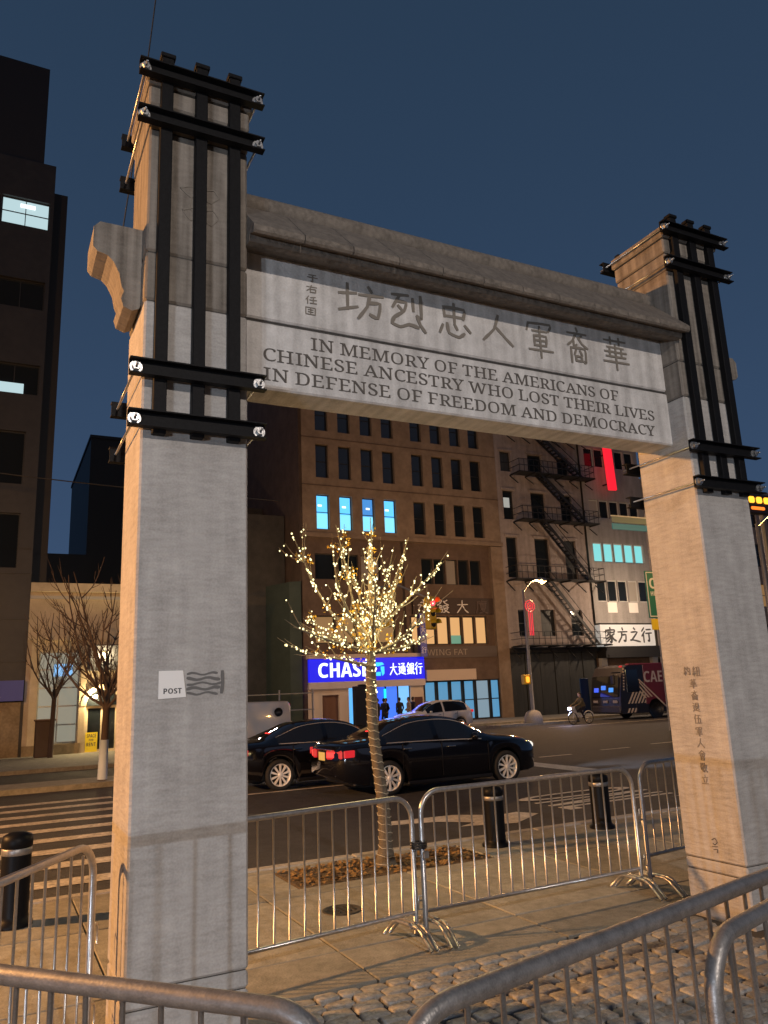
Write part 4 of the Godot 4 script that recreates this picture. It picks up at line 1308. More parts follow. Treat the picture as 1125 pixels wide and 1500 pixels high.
# ---------------------------------------------------------------- crowd barriers
func barrier(label: String, a: Vector2, b: Vector2, h: float, bars: int, m: Material, yb := 0.2, feet := true, rr := 0.16) -> Node3D:
	var d := b - a
	var ln := d.length()
	var o := thing("crowd_barrier", label, "barrier", Vector3(a.x, 0, a.y), -atan2(d.y, d.x), "steel crowd barriers round the arch")
	var r := 0.026 if m == M.galv_old else 0.0195
	var st := smooth()
	var pts := [Vector3(0, 0.06, 0), Vector3(0, h - rr, 0)]
	for k in range(1, 8):
		var an := PI / 2 * k / 8
		pts.append(Vector3(rr - cos(an) * rr, h - rr + sin(an) * rr, 0))
	for k in 5:
		pts.append(Vector3(lerpf(rr, ln - rr, k / 4.0), h, 0))
	for k in range(1, 8):
		var an := PI / 2 * k / 8
		pts.append(Vector3(ln - rr + sin(an) * rr, h - rr + cos(an) * rr, 0))
	pts.append(Vector3(ln, h - rr, 0))
	pts.append(Vector3(ln, 0.06, 0))
	tube(st, pts, r, 12)
	put(o, "frame_tube", st, m)
	var bt := smooth()
	tube(bt, [Vector3(0, yb, 0), Vector3(ln, yb, 0)], 0.016, 10)
	put(o, "bottom_rail", bt, m)
	var bar := smooth()
	tube(bar, [Vector3(0, yb, 0), Vector3(0, h - 0.01, 0)], 0.0075, 8)
	bar.generate_normals()
	var bm := bar.commit()
	for k in bars:
		var x := ln * (k + 1) / (bars + 1)
		if x > 0.06 and x < ln - 0.06:
			var sc := 1.0 if x > rr and x < ln - rr else 0.965
			inst(o, "bar", bm, m, Transform3D(Basis.from_scale(Vector3(1, sc, 1)), Vector3(x, yb * (1 - sc), rng.randf_range(-0.002, 0.002))))
	if feet:
		for x in [0.06, ln - 0.06]:
			for s in [-0.025, 0.025]:
				var ft := smooth()
				tube(ft, [Vector3(x + s, 0.015, 0.29), Vector3(x + s, 0.115, 0.17), Vector3(x + s, 0.135, 0.12), Vector3(x + s, 0.135, -0.12), Vector3(x + s, 0.115, -0.17), Vector3(x + s, 0.015, -0.29)], 0.014, 8)
				put(o, "foot", ft, m)
	for k in 2:
		var y: float = [0.62, 0.27][k] * h
		var hk := smooth()
		tube(hk, [Vector3(ln, y, 0), Vector3(ln + 0.06, y, 0), Vector3(ln + 0.075, y - 0.02, 0), Vector3(ln + 0.075, y - 0.1, 0)], 0.007, 6)
		put(o, "hook", hk, m)
		var lp := smooth()
		tube(lp, [Vector3(0, y + 0.03, 0), Vector3(-0.05, y + 0.03, 0), Vector3(-0.055, y - 0.06, 0), Vector3(0, y - 0.06, 0)], 0.006, 6)
		put(o, "loop", lp, m)
	return o

func barriers() -> void:
	barrier("galvanised crowd barrier between the left pillar and the lit tree", Vector2(0.86, -5.18), Vector2(2.90, -5.46), 1.0, 17, M.galv)
	barrier("galvanised crowd barrier in the middle, in front of the bollards", Vector2(2.97, -5.44), Vector2(5.14, -5.50), 1.03, 18, M.galv)
	barrier("galvanised crowd barrier running behind the right pillar", Vector2(5.20, -5.46), Vector2(7.3, -5.72), 1.06, 17, M.galv, 0.3)
	barrier("galvanised crowd barrier left of the left pillar before the dark bollard", Vector2(-0.22, -3.39), Vector2(0.55, -4.62), 1.07, 11, M.galv)
	barrier("weathered crowd barrier across the lower left foreground", Vector2(-0.84, -3.66), Vector2(0.76, -1.86), 1.07, 19, M.galv_old)
	barrier("weathered crowd barrier slanting up across the lower right foreground", Vector2(0.84, -1.745), Vector2(3.05, -2.245), 1.07, 17, M.galv_old, 0.2, true, 0.2)
	barrier("weathered crowd barrier with curved corner at the bottom right edge", Vector2(1.90, -1.795), Vector2(3.95, -2.40), 1.05, 15, M.galv_old, 0.2, true, 0.16)

func bollards() -> void:
	var first: Node3D
	var spots := [[Vector3(5.30, 0, -7.95), "black bollard nearer the lit tree behind the middle barrier"], [Vector3(6.97, 0, -8.05), "black bollard nearer the right pillar behind the barrier's end"], [Vector3(0.30, 0, -7.75), "black bollard at the kerb behind the left-hand barrier"]]
	for i in 3:
		if i == 0:
			first = thing("bollard", spots[i][1], "bollard", spots[i][0], 0.0, "black kerbside bollards")
			var st := smooth()
			lathe(st, [Vector2(0.155, 0), Vector2(0.155, 0.03), Vector2(0.125, 0.05), Vector2(0.118, 0.08), Vector2(0.118, 0.53)], 24)
			put(first, "post", st, M.bollard)
			var bd := smooth()
			lathe(bd, [Vector2(0.119, 0.50), Vector2(0.1225, 0.503), Vector2(0.1225, 0.545), Vector2(0.119, 0.548)], 24)
			put(first, "reflective_band", bd, M.galv_old)
			var cp := smooth()
			lathe(cp, [Vector2(0.118, 0.55), Vector2(0.125, 0.56), Vector2(0.125, 0.60), Vector2(0.115, 0.635), Vector2(0.07, 0.655), Vector2(0, 0.66)], 24)
			put(first, "cap", cp, M.bollard)
		else:
			var d: Node3D = first.duplicate()
			d.name = num("bollard")
			add_child(d)
			d.position = spots[i][0]
			d.set_meta("label", spots[i][1])
			if i == 2:
				d.scale = Vector3(1, 1.12, 1)

# ---------------------------------------------------------------- trees
func limb(st: SurfaceTool, a: Vector3, b: Vector3, r0: float, r1: float, bend: float, sides := 6) -> Array:
	var pts := []
	var rad := []
	var n := 6
	var side := Vector3(rng.randf_range(-1, 1), rng.randf_range(-0.3, 0.3), rng.randf_range(-1, 1)) * bend
	for k in n + 1:
		var f := float(k) / n
		var p := a.lerp(b, f) + side * sin(PI * f) + Vector3(rng.randf_range(-1, 1), 0, rng.randf_range(-1, 1)) * bend * 0.18 * sin(PI * f)
		p.y -= (b.y - a.y) * 0.12 * sin(PI * f)
		pts.append(p)
		rad.append(lerpf(r0, r1, f))
	tube(st, pts, rad, sides)
	return pts

func lit_tree() -> void:
	var base := Vector3(3.83, 0, -7.83)
	var t := thing("street_tree", "young bare street tree in the pit, hung with fairy lights", "tree", Vector3.ZERO)
	var tr := smooth()
	var tp := []
	var rad := []
	for k in 12:
		var f := k / 11.0
		tp.append(base + Vector3(-0.10 * f + 0.02 * sin(f * 7.0), 2.05 * f, 0.02 * sin(f * 5.0)))
		rad.append(lerpf(0.082, 0.05, pow(f, 0.6)) + (0.035 if k == 0 else 0.0))
	tube(tr, tp, rad, 14)
	put(t, "trunk", tr, M.bark)
	var fork: Vector3 = tp[11]
	var br := smooth()
	var tw := smooth()
	var tips := [[-0.90, 1.42, 0.05], [-0.55, 1.30, 0.3], [-0.28, 1.62, -0.2], [0.02, 1.66, 0.1], [0.22, 1.50, -0.35], [0.42, 1.42, 0.25], [0.92, 1.15, 0.1], [0.66, 1.32, -0.3], [-0.93, 0.42, 0.12], [-0.72, 0.18, -0.25], [-0.5, 0.62, -0.55], [0.55, 0.7, 0.5], [0.62, 0.3, -0.15], [0.36, 1.0, -0.65], [-0.2, 1.1, 0.62], [0.1, 1.25, 0.5], [-0.12, 1.45, -0.5]]
	var spots := []
	# a leader up the middle
	var lead := limb(br, fork, fork + Vector3(0.03, 1.35, 0), 0.045, 0.008, 0.03, 8)
	for p in range(1, lead.size()):
		for q in 5:
			spots.append(lead[p - 1].lerp(lead[p], rng.randf()) + Vector3(rng.randf_range(-1, 1), 0, rng.randf_range(-1, 1)).normalized() * 0.05)
	for tip in tips:
		var start: Vector3 = lead[rng.randi_range(0, 2)] if tip[1] > 0.9 else lead[rng.randi_range(0, 1)]
		var end := fork + Vector3(tip[0], tip[1], tip[2])
		var ps := limb(br, start, end, 0.022, 0.004, 0.10)
		var lean := (end - start).length()
		for k in int(lean * 14.0):
			var f := pow(rng.randf(), 0.85) * 5.99
			var p: Vector3 = ps[int(f)].lerp(ps[int(f) + 1], f - int(f))
			spots.append(p + Vector3(rng.randf_range(-1, 1), rng.randf_range(-1, 1), rng.randf_range(-1, 1)).normalized() * 0.022)
		for k in 11:
			var i := rng.randi_range(1, 5)
			var s: Vector3 = ps[i]
			var dir := (end - start).normalized() + Vector3(rng.randf_range(-1, 1), rng.randf_range(-0.2, 0.9), rng.randf_range(-1, 1)) * 0.75
			var e := s + dir.normalized() * rng.randf_range(0.16, 0.46)
			var q := limb(tw, s, e, 0.008, 0.0022, 0.03, 5)
			if k < 9:
				for m in rng.randi_range(3, 7):
					var f := rng.randf() * 5.99
					spots.append(q[int(f)].lerp(q[int(f) + 1], f - int(f)) + Vector3(rng.randf_range(-1, 1), rng.randf_range(-1, 1), rng.randf_range(-1, 1)) * 0.02)
	put(t, "branches", br, M.bark)
	put(t, "twigs", tw, M.bark)
	# a few yellow leaves still on
	var lf := flat()
	for k in 90:
		var c: Vector3 = spots[rng.randi() % spots.size()]
		for m in 9:
			var p := c + Vector3(rng.randf_range(-1, 1), rng.randf_range(-1, 1), rng.randf_range(-1, 1)) * 0.05
			var b := Basis.from_euler(Vector3(rng.randf() * TAU, rng.randf() * TAU, rng.randf() * TAU))
			var s := rng.randf_range(0.013, 0.024)
			tri(lf, p + b * Vector3(-s, 0, 0), p + b * Vector3(0, s * 0.6, 0.3 * s), p + b * Vector3(s, 0, 0))
			tri(lf, p + b * Vector3(-s, 0, 0), p + b * Vector3(s, 0, 0), p + b * Vector3(0, -s * 0.6, 0.3 * s))
	var lv := put(t, "leaves", lf, M.leaf_yellow)
	lv.set_meta("kind", "stuff")
	# the light string: bulbs, and the cord wound round the trunk
	var sl := thing("string_lights", "warm white fairy lights wound through the young tree's branches", "string lights")
	var cord := smooth()
	var cp := []
	for k in 26 * 10:
		var f := k / 260.0
		var i := f * 10.99
		var c: Vector3 = tp[int(i)].lerp(tp[int(i) + 1], i - int(i))
		var rr: float = lerpf(rad[int(i)], rad[int(i) + 1], i - int(i)) + 0.004
		var an := TAU * k / 10.0
		cp.append(c + Vector3(cos(an) * rr, 0.008 * sin(k * 2.3), sin(an) * rr))
	tube(cord, cp, 0.0045, 5)
	put(sl, "cord", cord, plain(0.42, 0.40, 0.34, 0.6))
	for k in 14:
		var f := rng.randf_range(9.3, 10.9)
		var c: Vector3 = tp[int(f)].lerp(tp[int(f) + 1], f - int(f))
		var an := rng.randf() * TAU
		spots.append(c + Vector3(cos(an), 0, sin(an)) * (rad[int(f)] + 0.012))
	var bm := SphereMesh.new()
	bm.radius = 0.0085
	bm.height = 0.019
	bm.radial_segments = 8
	bm.rings = 4
	var bulb := [glow(1.0, 0.86, 0.42, 2.6), glow(1.0, 0.90, 0.52, 4.0), glow(0.95, 0.86, 0.36, 1.8)]
	var extra := smooth()
	for i in spots.size():
		var b := Basis.from_scale(Vector3.ONE * rng.randf_range(0.8, 1.35))
		if i % maxi(1, spots.size() / 300 + 1) == 0 and sl.get_child_count() < 301:
			inst(sl, "bulb", bm, bulb[rng.randi() % 3], Transform3D(b, spots[i]))
		else:
			extra.append_from(bm, 0, Transform3D(b, spots[i]))
	var eo := MeshInstance3D.new()
	eo.name = "more_bulbs"
	eo.mesh = extra.commit()
	eo.material_override = bulb[0]
	eo.set_meta("kind", "stuff")
	sl.add_child(eo)
	# the light that the bulbs give, spread through the crown
	for p in [Vector3(0, 0.35, 0.1), Vector3(-0.5, 0.8, 0.1), Vector3(0.45, 0.8, 0.1), Vector3(0.0, 1.1, 0.15)]:
		var li := OmniLight3D.new()
		li.name = "bulb_light"
		li.position = fork + p
		li.light_color = Color(1.0, 0.88, 0.6)
		li.light_energy = 0.7
		li.light_size = 0.3
		li.omni_range = 30.0
		li.omni_attenuation = 2.0
		li.shadow_enabled = true
		sl.add_child(li, true)

func bare_tree(label: String, at: Vector3, h: float, trunk: float, spread: float, n: int, sd: int, m: Material, wrap := false) -> void:
	rng.seed = sd
	var t := thing("bare_tree", label, "tree", at, 0.0, "bare trees before the cream building")
	var st := smooth()
	var fork := Vector3(0.05, h * 0.42, 0)
	tube(st, [Vector3(0, 0, 0), Vector3(0.02, h * 0.2, 0.01), fork], [trunk, trunk * 0.85, trunk * 0.75], 10)
	put(t, "trunk", st, m)
	if wrap:
		var w := smooth()
		tube(w, [Vector3(0, 0.02, 0), Vector3(0.012, 1.0, 0.006)], [trunk * 1.12, trunk * 1.0], 12)
		put(t, "trunk_wrap", w, plain(0.55, 0.68, 0.85, 0.7))
	var br := smooth()
	for k in n:
		var an := TAU * k / n + rng.randf() * 0.8
		var f := rng.randf_range(0.55, 1.0)
		var s := Vector3(0, 0, 0).lerp(fork, rng.randf_range(0.75, 1.0))
		var e := fork + Vector3(cos(an) * spread * f, (h - fork.y) * rng.randf_range(0.45, 1.0), sin(an) * spread * f)
		var ps := limb(br, s, e, trunk * 0.38, 0.012, 0.25)
		for j in 6:
			var i := rng.randi_range(1, 5)
			var d := (e - s).normalized() + Vector3(rng.randf_range(-1, 1), rng.randf_range(-0.1, 0.8), rng.randf_range(-1, 1)) * 0.8
			var q := limb(br, ps[i], ps[i] + d.normalized() * rng.randf_range(0.5, 1.3), 0.018, 0.006, 0.08, 5)
			for g in 3:
				var d2 := d + Vector3(rng.randf_range(-1, 1), rng.randf_range(-0.2, 0.8), rng.randf_range(-1, 1))
				var i2 := rng.randi_range(2, 5)
				limb(br, q[i2], q[i2] + d2.normalized() * rng.randf_range(0.25, 0.6), 0.009, 0.004, 0.04, 4)
	put(t, "crown", br, m)

func left_trees() -> void:
	bare_tree("bare tree with pale wrapped trunk foot on the traffic island", Vector3(2.75, gy(-22.0) + 0.13, -22.0), 5.4, 0.11, 2.1, 18, 21, M.bark_dark, true)
	bare_tree("thin bare tree left of the arched door of the cream building", Vector3(2.45, gy(-36.4) + 0.13, -36.4), 6.6, 0.12, 1.9, 9, 34, M.bark_dark)
	rng.seed = 99

# ---------------------------------------------------------------- vehicles
func curve(pts: Array, x: float) -> float:
	# smooth interpolation through (x, value) pairs
	if x <= pts[0][0]:
		return pts[0][1]
	for i in pts.size() - 1:
		if x <= pts[i + 1][0]:
			var p0: Array = pts[maxi(i - 1, 0)]
			var p1: Array = pts[i]
			var p2: Array = pts[i + 1]
			var p3: Array = pts[mini(i + 2, pts.size() - 1)]
			var h: float = p2[0] - p1[0]
			var t: float = (x - p1[0]) / h
			var m1: float = (p2[1] - p0[1]) / maxf(p2[0] - p0[0], 0.001) * h
			var m2: float = (p3[1] - p1[1]) / maxf(p3[0] - p1[0], 0.001) * h
			return (2 * t ** 3 - 3 * t ** 2 + 1) * p1[1] + (t ** 3 - 2 * t ** 2 + t) * m1 + (-2 * t ** 3 + 3 * t ** 2) * p2[1] + (t ** 3 - t ** 2) * m2
	return pts[pts.size() - 1][1]

# a car body lofted from rear (x = 0) to front (x = length); the right side of the car faces +z
func car(o: Node3D, d: Dictionary) -> void:
	var ln: float = d.length
	var stations := []
	var n := int(ln / 0.055)
	for i in n + 1:
		stations.append(ln * i / n)
	var rows := []
	for x in stations:
		var w: float = curve(d.half, x)
		var top: float = curve(d.top, x)
		var belt: float = minf(curve(d.belt, x), top - 0.012)
		var low: float = curve(d.sill, x)
		for wx in [d.rear_axle, d.front_axle]:
			var dx: float = absf(x - wx)
			if dx < d.arch:
				low = maxf(low, d.wheel + sqrt(d.arch * d.arch - dx * dx) - 0.01)
		var cabin := clampf((top - belt) / 0.3, 0.0, 1.0)
		var wr: float = lerpf(w * 0.86, d.roof_half, cabin)
		var edge := top - lerpf(0.012, 0.075, cabin)
		var mid := lerpf(low, belt, 0.55)
		rows.append([Vector3(x, low, 0), Vector3(x, low, w * 0.9), Vector3(x, low + 0.02, w * 0.975), Vector3(x, mid, w), Vector3(x, lerpf(mid, belt, 0.75), w * 0.99), Vector3(x, belt, w * 0.945), Vector3(x, lerpf(belt, edge, 0.5), lerpf(w * 0.945, wr, 0.42)), Vector3(x, edge, wr), Vector3(x, top - 0.02 * cabin, wr * 0.86), Vector3(x, top, 0)])
	var body := smooth()
	var side_glass := [smooth(), smooth(), smooth(), smooth()]
	var wind := smooth()
	var rear := smooth()
	for i in rows.size() - 1:
		var xm: float = (stations[i] + stations[i + 1]) / 2
		for k in 9:
			for s in 2:
				var f := Vector3(1, 1, 1 if s == 0 else -1)
				var a: Vector3 = rows[i][k] * f
				var b: Vector3 = rows[i + 1][k] * f
				var c: Vector3 = rows[i + 1][k + 1] * f
				var e: Vector3 = rows[i][k + 1] * f
				var st := body
				if (k == 5 or k == 6) and xm > d.glass[0] and xm < d.glass[2] and absf(xm - d.glass[1]) > 0.05:
					st = side_glass[s * 2 + (1 if xm > d.glass[1] else 0)]
				elif k >= 7 and xm > d.screen[0] and xm < d.screen[1]:
					st = wind
				elif k >= 7 and xm > d.back[0] and xm < d.back[1]:
					st = rear
				if s == 0:
					tri(st, a, e, c)
					tri(st, a, c, b)
				else:
					tri(st, a, c, e)
					tri(st, a, b, c)
	for end in [0, rows.size() - 1]:
		for k in 9:
			for s in 2:
				var f := Vector3(1, 1, 1 if s == 0 else -1)
				var c := Vector3(stations[end], lerpf(rows[end][0].y, rows[end][9].y, 0.5), 0)
				tri_out(body, rows[end][k] * f, rows[end][k + 1] * f, c, Vector3(ln / 2, 0.6, 0))
	put(o, "body", body, d.paint)
	for g in 4:
		put(o, "side_window", side_glass[g], M.car_glass)
	put(o, "windscreen", wind, M.car_glass)
	put(o, "rear_window", rear, M.car_glass)
	# bright strip round the side glass, handles, mirrors
	for s in [-1, 1]:
		var tr := smooth()
		var pts := []
		for i in stations.size():
			if stations[i] > d.glass[0] - 0.03 and stations[i] < d.glass[2]:
				pts.append(rows[i][5] * Vector3(1, 1, s) + Vector3(0, 0, 0.006 * s))
		tube(tr, pts, 0.009, 5)
		var up := []
		for i in stations.size():
			if stations[i] > d.glass[0] - 0.03 and stations[i] < d.glass[2]:
				up.append(rows[i][7] * Vector3(1, 1, s) + Vector3(0, 0, 0.006 * s))
		tube(tr, up, 0.007, 5)
		put(o, "window_trim", tr, M.trim)
		for x in d.handles:
			bx(o, "door_handle", Vector3(x, curve(d.belt, x) - 0.12, s * (curve(d.half, x) + 0.012)), Vector3(0.19, 0.028, 0.03), M.chrome, 0.008)
		for x in d.seams:
			var sm := flat()
			var y0: float = curve(d.sill, x) + 0.1
			var y1: float = curve(d.belt, x) - 0.02
			box(sm, Vector3(x, (y0 + y1) / 2, s * curve(d.half, x)), Vector3(0.012, y1 - y0, 0.01))
			put(o, "door_seam", sm, M.plastic)
		var mr := smooth()
		lathe(mr, [Vector2(0, -0.07), Vector2(0.07, -0.06), Vector2(0.095, 0), Vector2(0.07, 0.06), Vector2(0, 0.07)], 10, Transform3D(Basis.from_scale(Vector3(0.8, 1, 1.1)), Vector3(d.glass[2] - 0.22, curve(d.belt, d.glass[2] - 0.22) + 0.06, s * (curve(d.half, d.glass[2]) + 0.04))))
		put(o, "mirror", mr, d.paint)
		var sk := flat()
		cbox(sk, Vector3((d.rear_axle + d.front_axle) / 2, curve(d.sill, ln / 2) + 0.01, s * (curve(d.half, ln / 2) * 0.965)), Vector3(d.front_axle - d.rear_axle - 2 * d.arch - 0.02, 0.07, 0.06), 0.015)
		put(o, "side_skirt", sk, M.plastic)
	# wheels
	for wx in [d.rear_axle, d.front_axle]:
		for s in [-1, 1]:
			wheel(o, Vector3(wx, d.wheel, s * (curve(d.half, wx) - 0.09)), d.wheel, s, d.spokes)
	# under-body so that the road shows no gap through the car
	bx(o, "underbody", Vector3(ln / 2, 0.30, 0), Vector3(ln * 0.86, 0.2, curve(d.half, ln / 2) * 1.6), M.plastic, 0.03)

func wheel(o: Node3D, c: Vector3, r: float, s: int, spokes: int) -> void:
	var w := sub("wheel", o)
	w.position = c
	var xf := Transform3D(Basis(Vector3(1, 0, 0), PI / 2 * s), Vector3.ZERO)
	var ty := smooth()
	lathe(ty, [Vector2(r * 0.68, -0.10), Vector2(r * 0.95, -0.10), Vector2(r, -0.07), Vector2(r, 0.06), Vector2(r * 0.95, 0.095), Vector2(r * 0.74, 0.10), Vector2(r * 0.69, 0.075)], 32, xf)
	put(w, "tyre", ty, M.rubber)
	var rim := smooth()
	lathe(rim, [Vector2(r * 0.71, 0.082), Vector2(r * 0.735, 0.092), Vector2(r * 0.70, 0.096), Vector2(r * 0.655, 0.075), Vector2(r * 0.62, 0.0)], 32, xf)
	put(w, "rim", rim, M.alloy)
	var dk := smooth()
	lathe(dk, [Vector2(0.0, 0.0), Vector2(r * 0.69, 0.0)], 24, xf)
	put(w, "brake_disc", dk, M.plastic)
	var sp := flat()
	for k in spokes:
		var an := TAU * k / spokes
		prism(sp, pv([[-r * 0.045, r * 0.12], [r * 0.045, r * 0.12], [r * 0.075, r * 0.67], [-r * 0.075, r * 0.67]]), 0.055, 0.085, xf * Transform3D(Basis(Vector3(1, 0, 0), -PI / 2), Vector3.ZERO) * Transform3D(Basis(Vector3(0, 0, 1), an), Vector3.ZERO))
	put(w, "spokes", sp, M.alloy)
	var hub := smooth()
	lathe(hub, [Vector2(r * 0.17, 0.05), Vector2(r * 0.16, 0.088), Vector2(r * 0.10, 0.096), Vector2(0, 0.097)], 16, xf)
	put(w, "hub", hub, M.alloy)

func sedan(called: String, label: String, at: Vector3) -> Node3D:
	var o := thing(called, label, "car", at, 0.0, "black saloon cars waiting in the road")
	var d := {
		"length": 4.78, "wheel": 0.325, "arch": 0.375, "rear_axle": 1.02, "front_axle": 3.76, "roof_half": 0.60, "paint": M.black_paint, "spokes": 10,
		"half": [[0.0, 0.62], [0.12, 0.76], [0.45, 0.86], [1.2, 0.905], [2.4, 0.915], [3.6, 0.90], [4.25, 0.83], [4.6, 0.68], [4.78, 0.42]],
		"top": [[0.0, 0.86], [0.1, 0.98], [0.45, 1.03], [0.75, 1.06], [1.1, 1.20], [1.55, 1.37], [2.05, 1.425], [2.5, 1.41], [2.9, 1.31], [3.35, 1.06], [3.6, 0.985], [4.1, 0.93], [4.5, 0.83], [4.7, 0.70], [4.78, 0.58]],
		"belt": [[0.0, 0.82], [0.1, 0.93], [0.5, 0.965], [1.5, 0.965], [2.5, 0.945], [3.4, 0.91], [4.1, 0.86], [4.55, 0.74], [4.78, 0.52]],
		"sill": [[0.0, 0.40], [0.2, 0.30], [0.8, 0.21], [2.4, 0.19], [4.1, 0.20], [4.6, 0.24], [4.78, 0.36]],
		"glass": [0.98, 2.12, 3.18], "screen": [2.72, 3.38], "back": [0.72, 1.5], "handles": [1.42, 2.42], "seams": [1.32, 2.2, 3.3],
	}
	car(o, d)
	# lamps, plate, bumpers
	for s in [-1, 1]:
		var tl := bx(o, "tail_light", Vector3(0.045, 0.80, s * 0.52), Vector3(0.10, 0.17, 0.46), M.tail_dim, 0.03, Basis(Vector3.UP, s * 0.34))
		bx(tl, "lit_lamp", Vector3(-0.045, 0.0, -s * 0.06), Vector3(0.03, 0.10, 0.24), M.tail, 0.01)
		bx(o, "side_marker", Vector3(0.27, 0.82, s * 0.825), Vector3(0.40, 0.13, 0.04), M.tail_dim, 0.01, Basis(Vector3.UP, s * 0.28))
		bx(o, "headlight", Vector3(4.50, 0.70, s * 0.62), Vector3(0.30, 0.14, 0.16), M.head_lit, 0.04, Basis(Vector3.UP, s * 0.5))
		bx(o, "fog_light", Vector3(4.62, 0.40, s * 0.52), Vector3(0.08, 0.07, 0.16), M.chrome, 0.02, Basis(Vector3.UP, s * 0.5))
	bx(o, "boot_trim", Vector3(-0.012, 0.885, 0), Vector3(0.03, 0.03, 0.9), M.chrome, 0.008)
	bx(o, "bumper_trim", Vector3(0.03, 0.42, 0), Vector3(0.06, 0.03, 1.25), M.chrome, 0.01)
	bx(o, "brake_light", Vector3(1.06, 1.16, 0), Vector3(0.1, 0.03, 0.3), M.tail, 0.008)
	var pl := bx(o, "number_plate", Vector3(-0.012, 0.755, 0), Vector3(0.02, 0.16, 0.32), glow(0.85, 0.42, 0.02, 0.6, 0.3), 0.006)
	bx(pl, "plate_edge", Vector3(0.004, 0, 0), Vector3(0.02, 0.18, 0.34), M.plastic, 0.004)
	return o

func headlights(o: Node3D, energy: float, tilt: float) -> void:
	for s in [-1, 1]:
		var li := SpotLight3D.new()
		li.name = "headlight_beam"
		li.position = Vector3(4.95, 0.72, s * 0.6)
		li.rotation_degrees = Vector3(tilt, -90, 0)
		li.spot_angle = 20.0
		li.spot_angle_attenuation = 0.8
		li.spot_range = 80.0
		li.spot_attenuation = 2.0
		li.light_energy = energy
		li.light_size = 0.06
		li.light_color = Color(0.88, 0.93, 1.0)
		li.shadow_enabled = true
		o.add_child(li, true)

func vehicles() -> void:
	var first := sedan("black_sedan", "shiny black saloon car with lit tail lights behind the lit tree", Vector3(5.97, gy(-14.8) , -14.85))
	sedan("black_sedan", "black saloon car half hidden behind the left pillar", Vector3(4.72, gy(-17.6), -17.62))
	headlights(first, 26.0, -2.5)
	# a car standing behind and to the left, whose headlights reach the arch
	var hb := sedan("black_sedan", "black saloon car facing the arch with headlights on", Vector3(-15.5, 0.0, 13.0))
	hb.rotation.y = 0.80
	headlights(hb, 58.0, 2.0)
	# white suv in front of the shops
	var o := thing("white_suv", "white SUV parked in front of the bank beyond the black car", "car", Vector3(24.3, gy(-38.6), -38.6), PI, "")
	car(o, {
		"length": 4.5, "wheel": 0.35, "arch": 0.40, "rear_axle": 0.9, "front_axle": 3.6, "roof_half": 0.62, "paint": M.white_paint, "spokes": 5,
		"half": [[0.0, 0.70], [0.12, 0.82], [0.5, 0.90], [2.2, 0.93], [3.6, 0.91], [4.2, 0.82], [4.5, 0.5]],
		"top": [[0.0, 0.95], [0.08, 1.15], [0.3, 1.42], [0.7, 1.60], [1.4, 1.66], [2.2, 1.62], [2.7, 1.46], [3.2, 1.14], [3.6, 1.06], [4.1, 0.98], [4.4, 0.82], [4.5, 0.65]],
		"belt": [[0.0, 0.90], [0.1, 1.05], [1.0, 1.06], [2.5, 1.02], [3.3, 0.98], [4.2, 0.85], [4.5, 0.6]],
		"sill": [[0.0, 0.42], [0.3, 0.30], [2.2, 0.26], [4.1, 0.28], [4.5, 0.4]],
		"glass": [0.45, 1.95, 3.02], "screen": [2.55, 3.2], "back": [0.05, 0.45], "handles": [1.2, 2.25], "seams": [1.1, 2.02, 3.1],
	})
	for s in [-1, 1]:
		bx(o, "tail_light", Vector3(0.06, 1.02, s * 0.74), Vector3(0.14, 0.14, 0.2), M.tail_dim, 0.03)
		bx(o, "headlight", Vector3(4.28, 0.78, s * 0.64), Vector3(0.28, 0.14, 0.18), M.head_lit, 0.04, Basis(Vector3.UP, s * 0.5))
	# white van behind the left pillar
	var v := thing("white_van", "white van behind the black cars at the left pillar's edge", "van", Vector3(5.2, gy(-31.0), -31.0))
	var st := smooth()
	var secs := [[0.0, 0.86, 1.86], [0.12, 0.95, 1.98], [3.6, 0.97, 2.0], [4.2, 0.95, 1.95], [4.9, 0.93, 1.22], [5.4, 0.85, 1.05], [5.5, 0.7, 0.8]]
	# the rear stands to the right, beyond the saloon
	var ring := []
	for s in secs:
		var r := []
		for q in [[-1, 0.3], [-1.0, 0.9], [-0.97, 0.0], [-0.86, 0.08], [0, 0.11], [0.86, 0.08], [0.97, 0.0], [1.0, 0.9], [1, 0.3]]:
			var y: float = q[1] if absf(q[0]) == 1.0 else s[2] - 0.11 + q[1]
			r.append(Vector3(5.6 - s[0], minf(y, s[2]), q[0] * s[1]))
		ring.append(r)
	for i in ring.size() - 1:
		for k in 8:
			quad_out(st, ring[i][k], ring[i][k + 1], ring[i + 1][k + 1], ring[i + 1][k], Vector3(2.8, 0.9, 0))
	for k in range(1, 8):
		tri_out(st, ring[0][0], ring[0][k], ring[0][k + 1], Vector3(2.8, 0.9, 0))
		tri_out(st, ring[6][0], ring[6][k], ring[6][k + 1], Vector3(2.8, 0.9, 0))
	put(v, "body", st, M.white_paint)
	var dot := smooth()
	tube(dot, [Vector3(5.05, 1.55, 0.955), Vector3(5.05, 1.55, 0.985)], 0.17, 20)
	put(v, "round_badge", dot, M.plastic)
	bx(v, "rear_light", Vector3(5.58, 1.75, 0.72), Vector3(0.06, 0.2, 0.1), M.tail_dim, 0.02)
	for x in [1.0, 4.5]:
		for s in [-1, 1]:
			wheel(v, Vector3(x, 0.34, s * 0.9), 0.34, s, 5)
	bx(v, "underbody", Vector3(2.8, 0.38, 0), Vector3(5.0, 0.24, 1.6), M.plastic, 0.02)

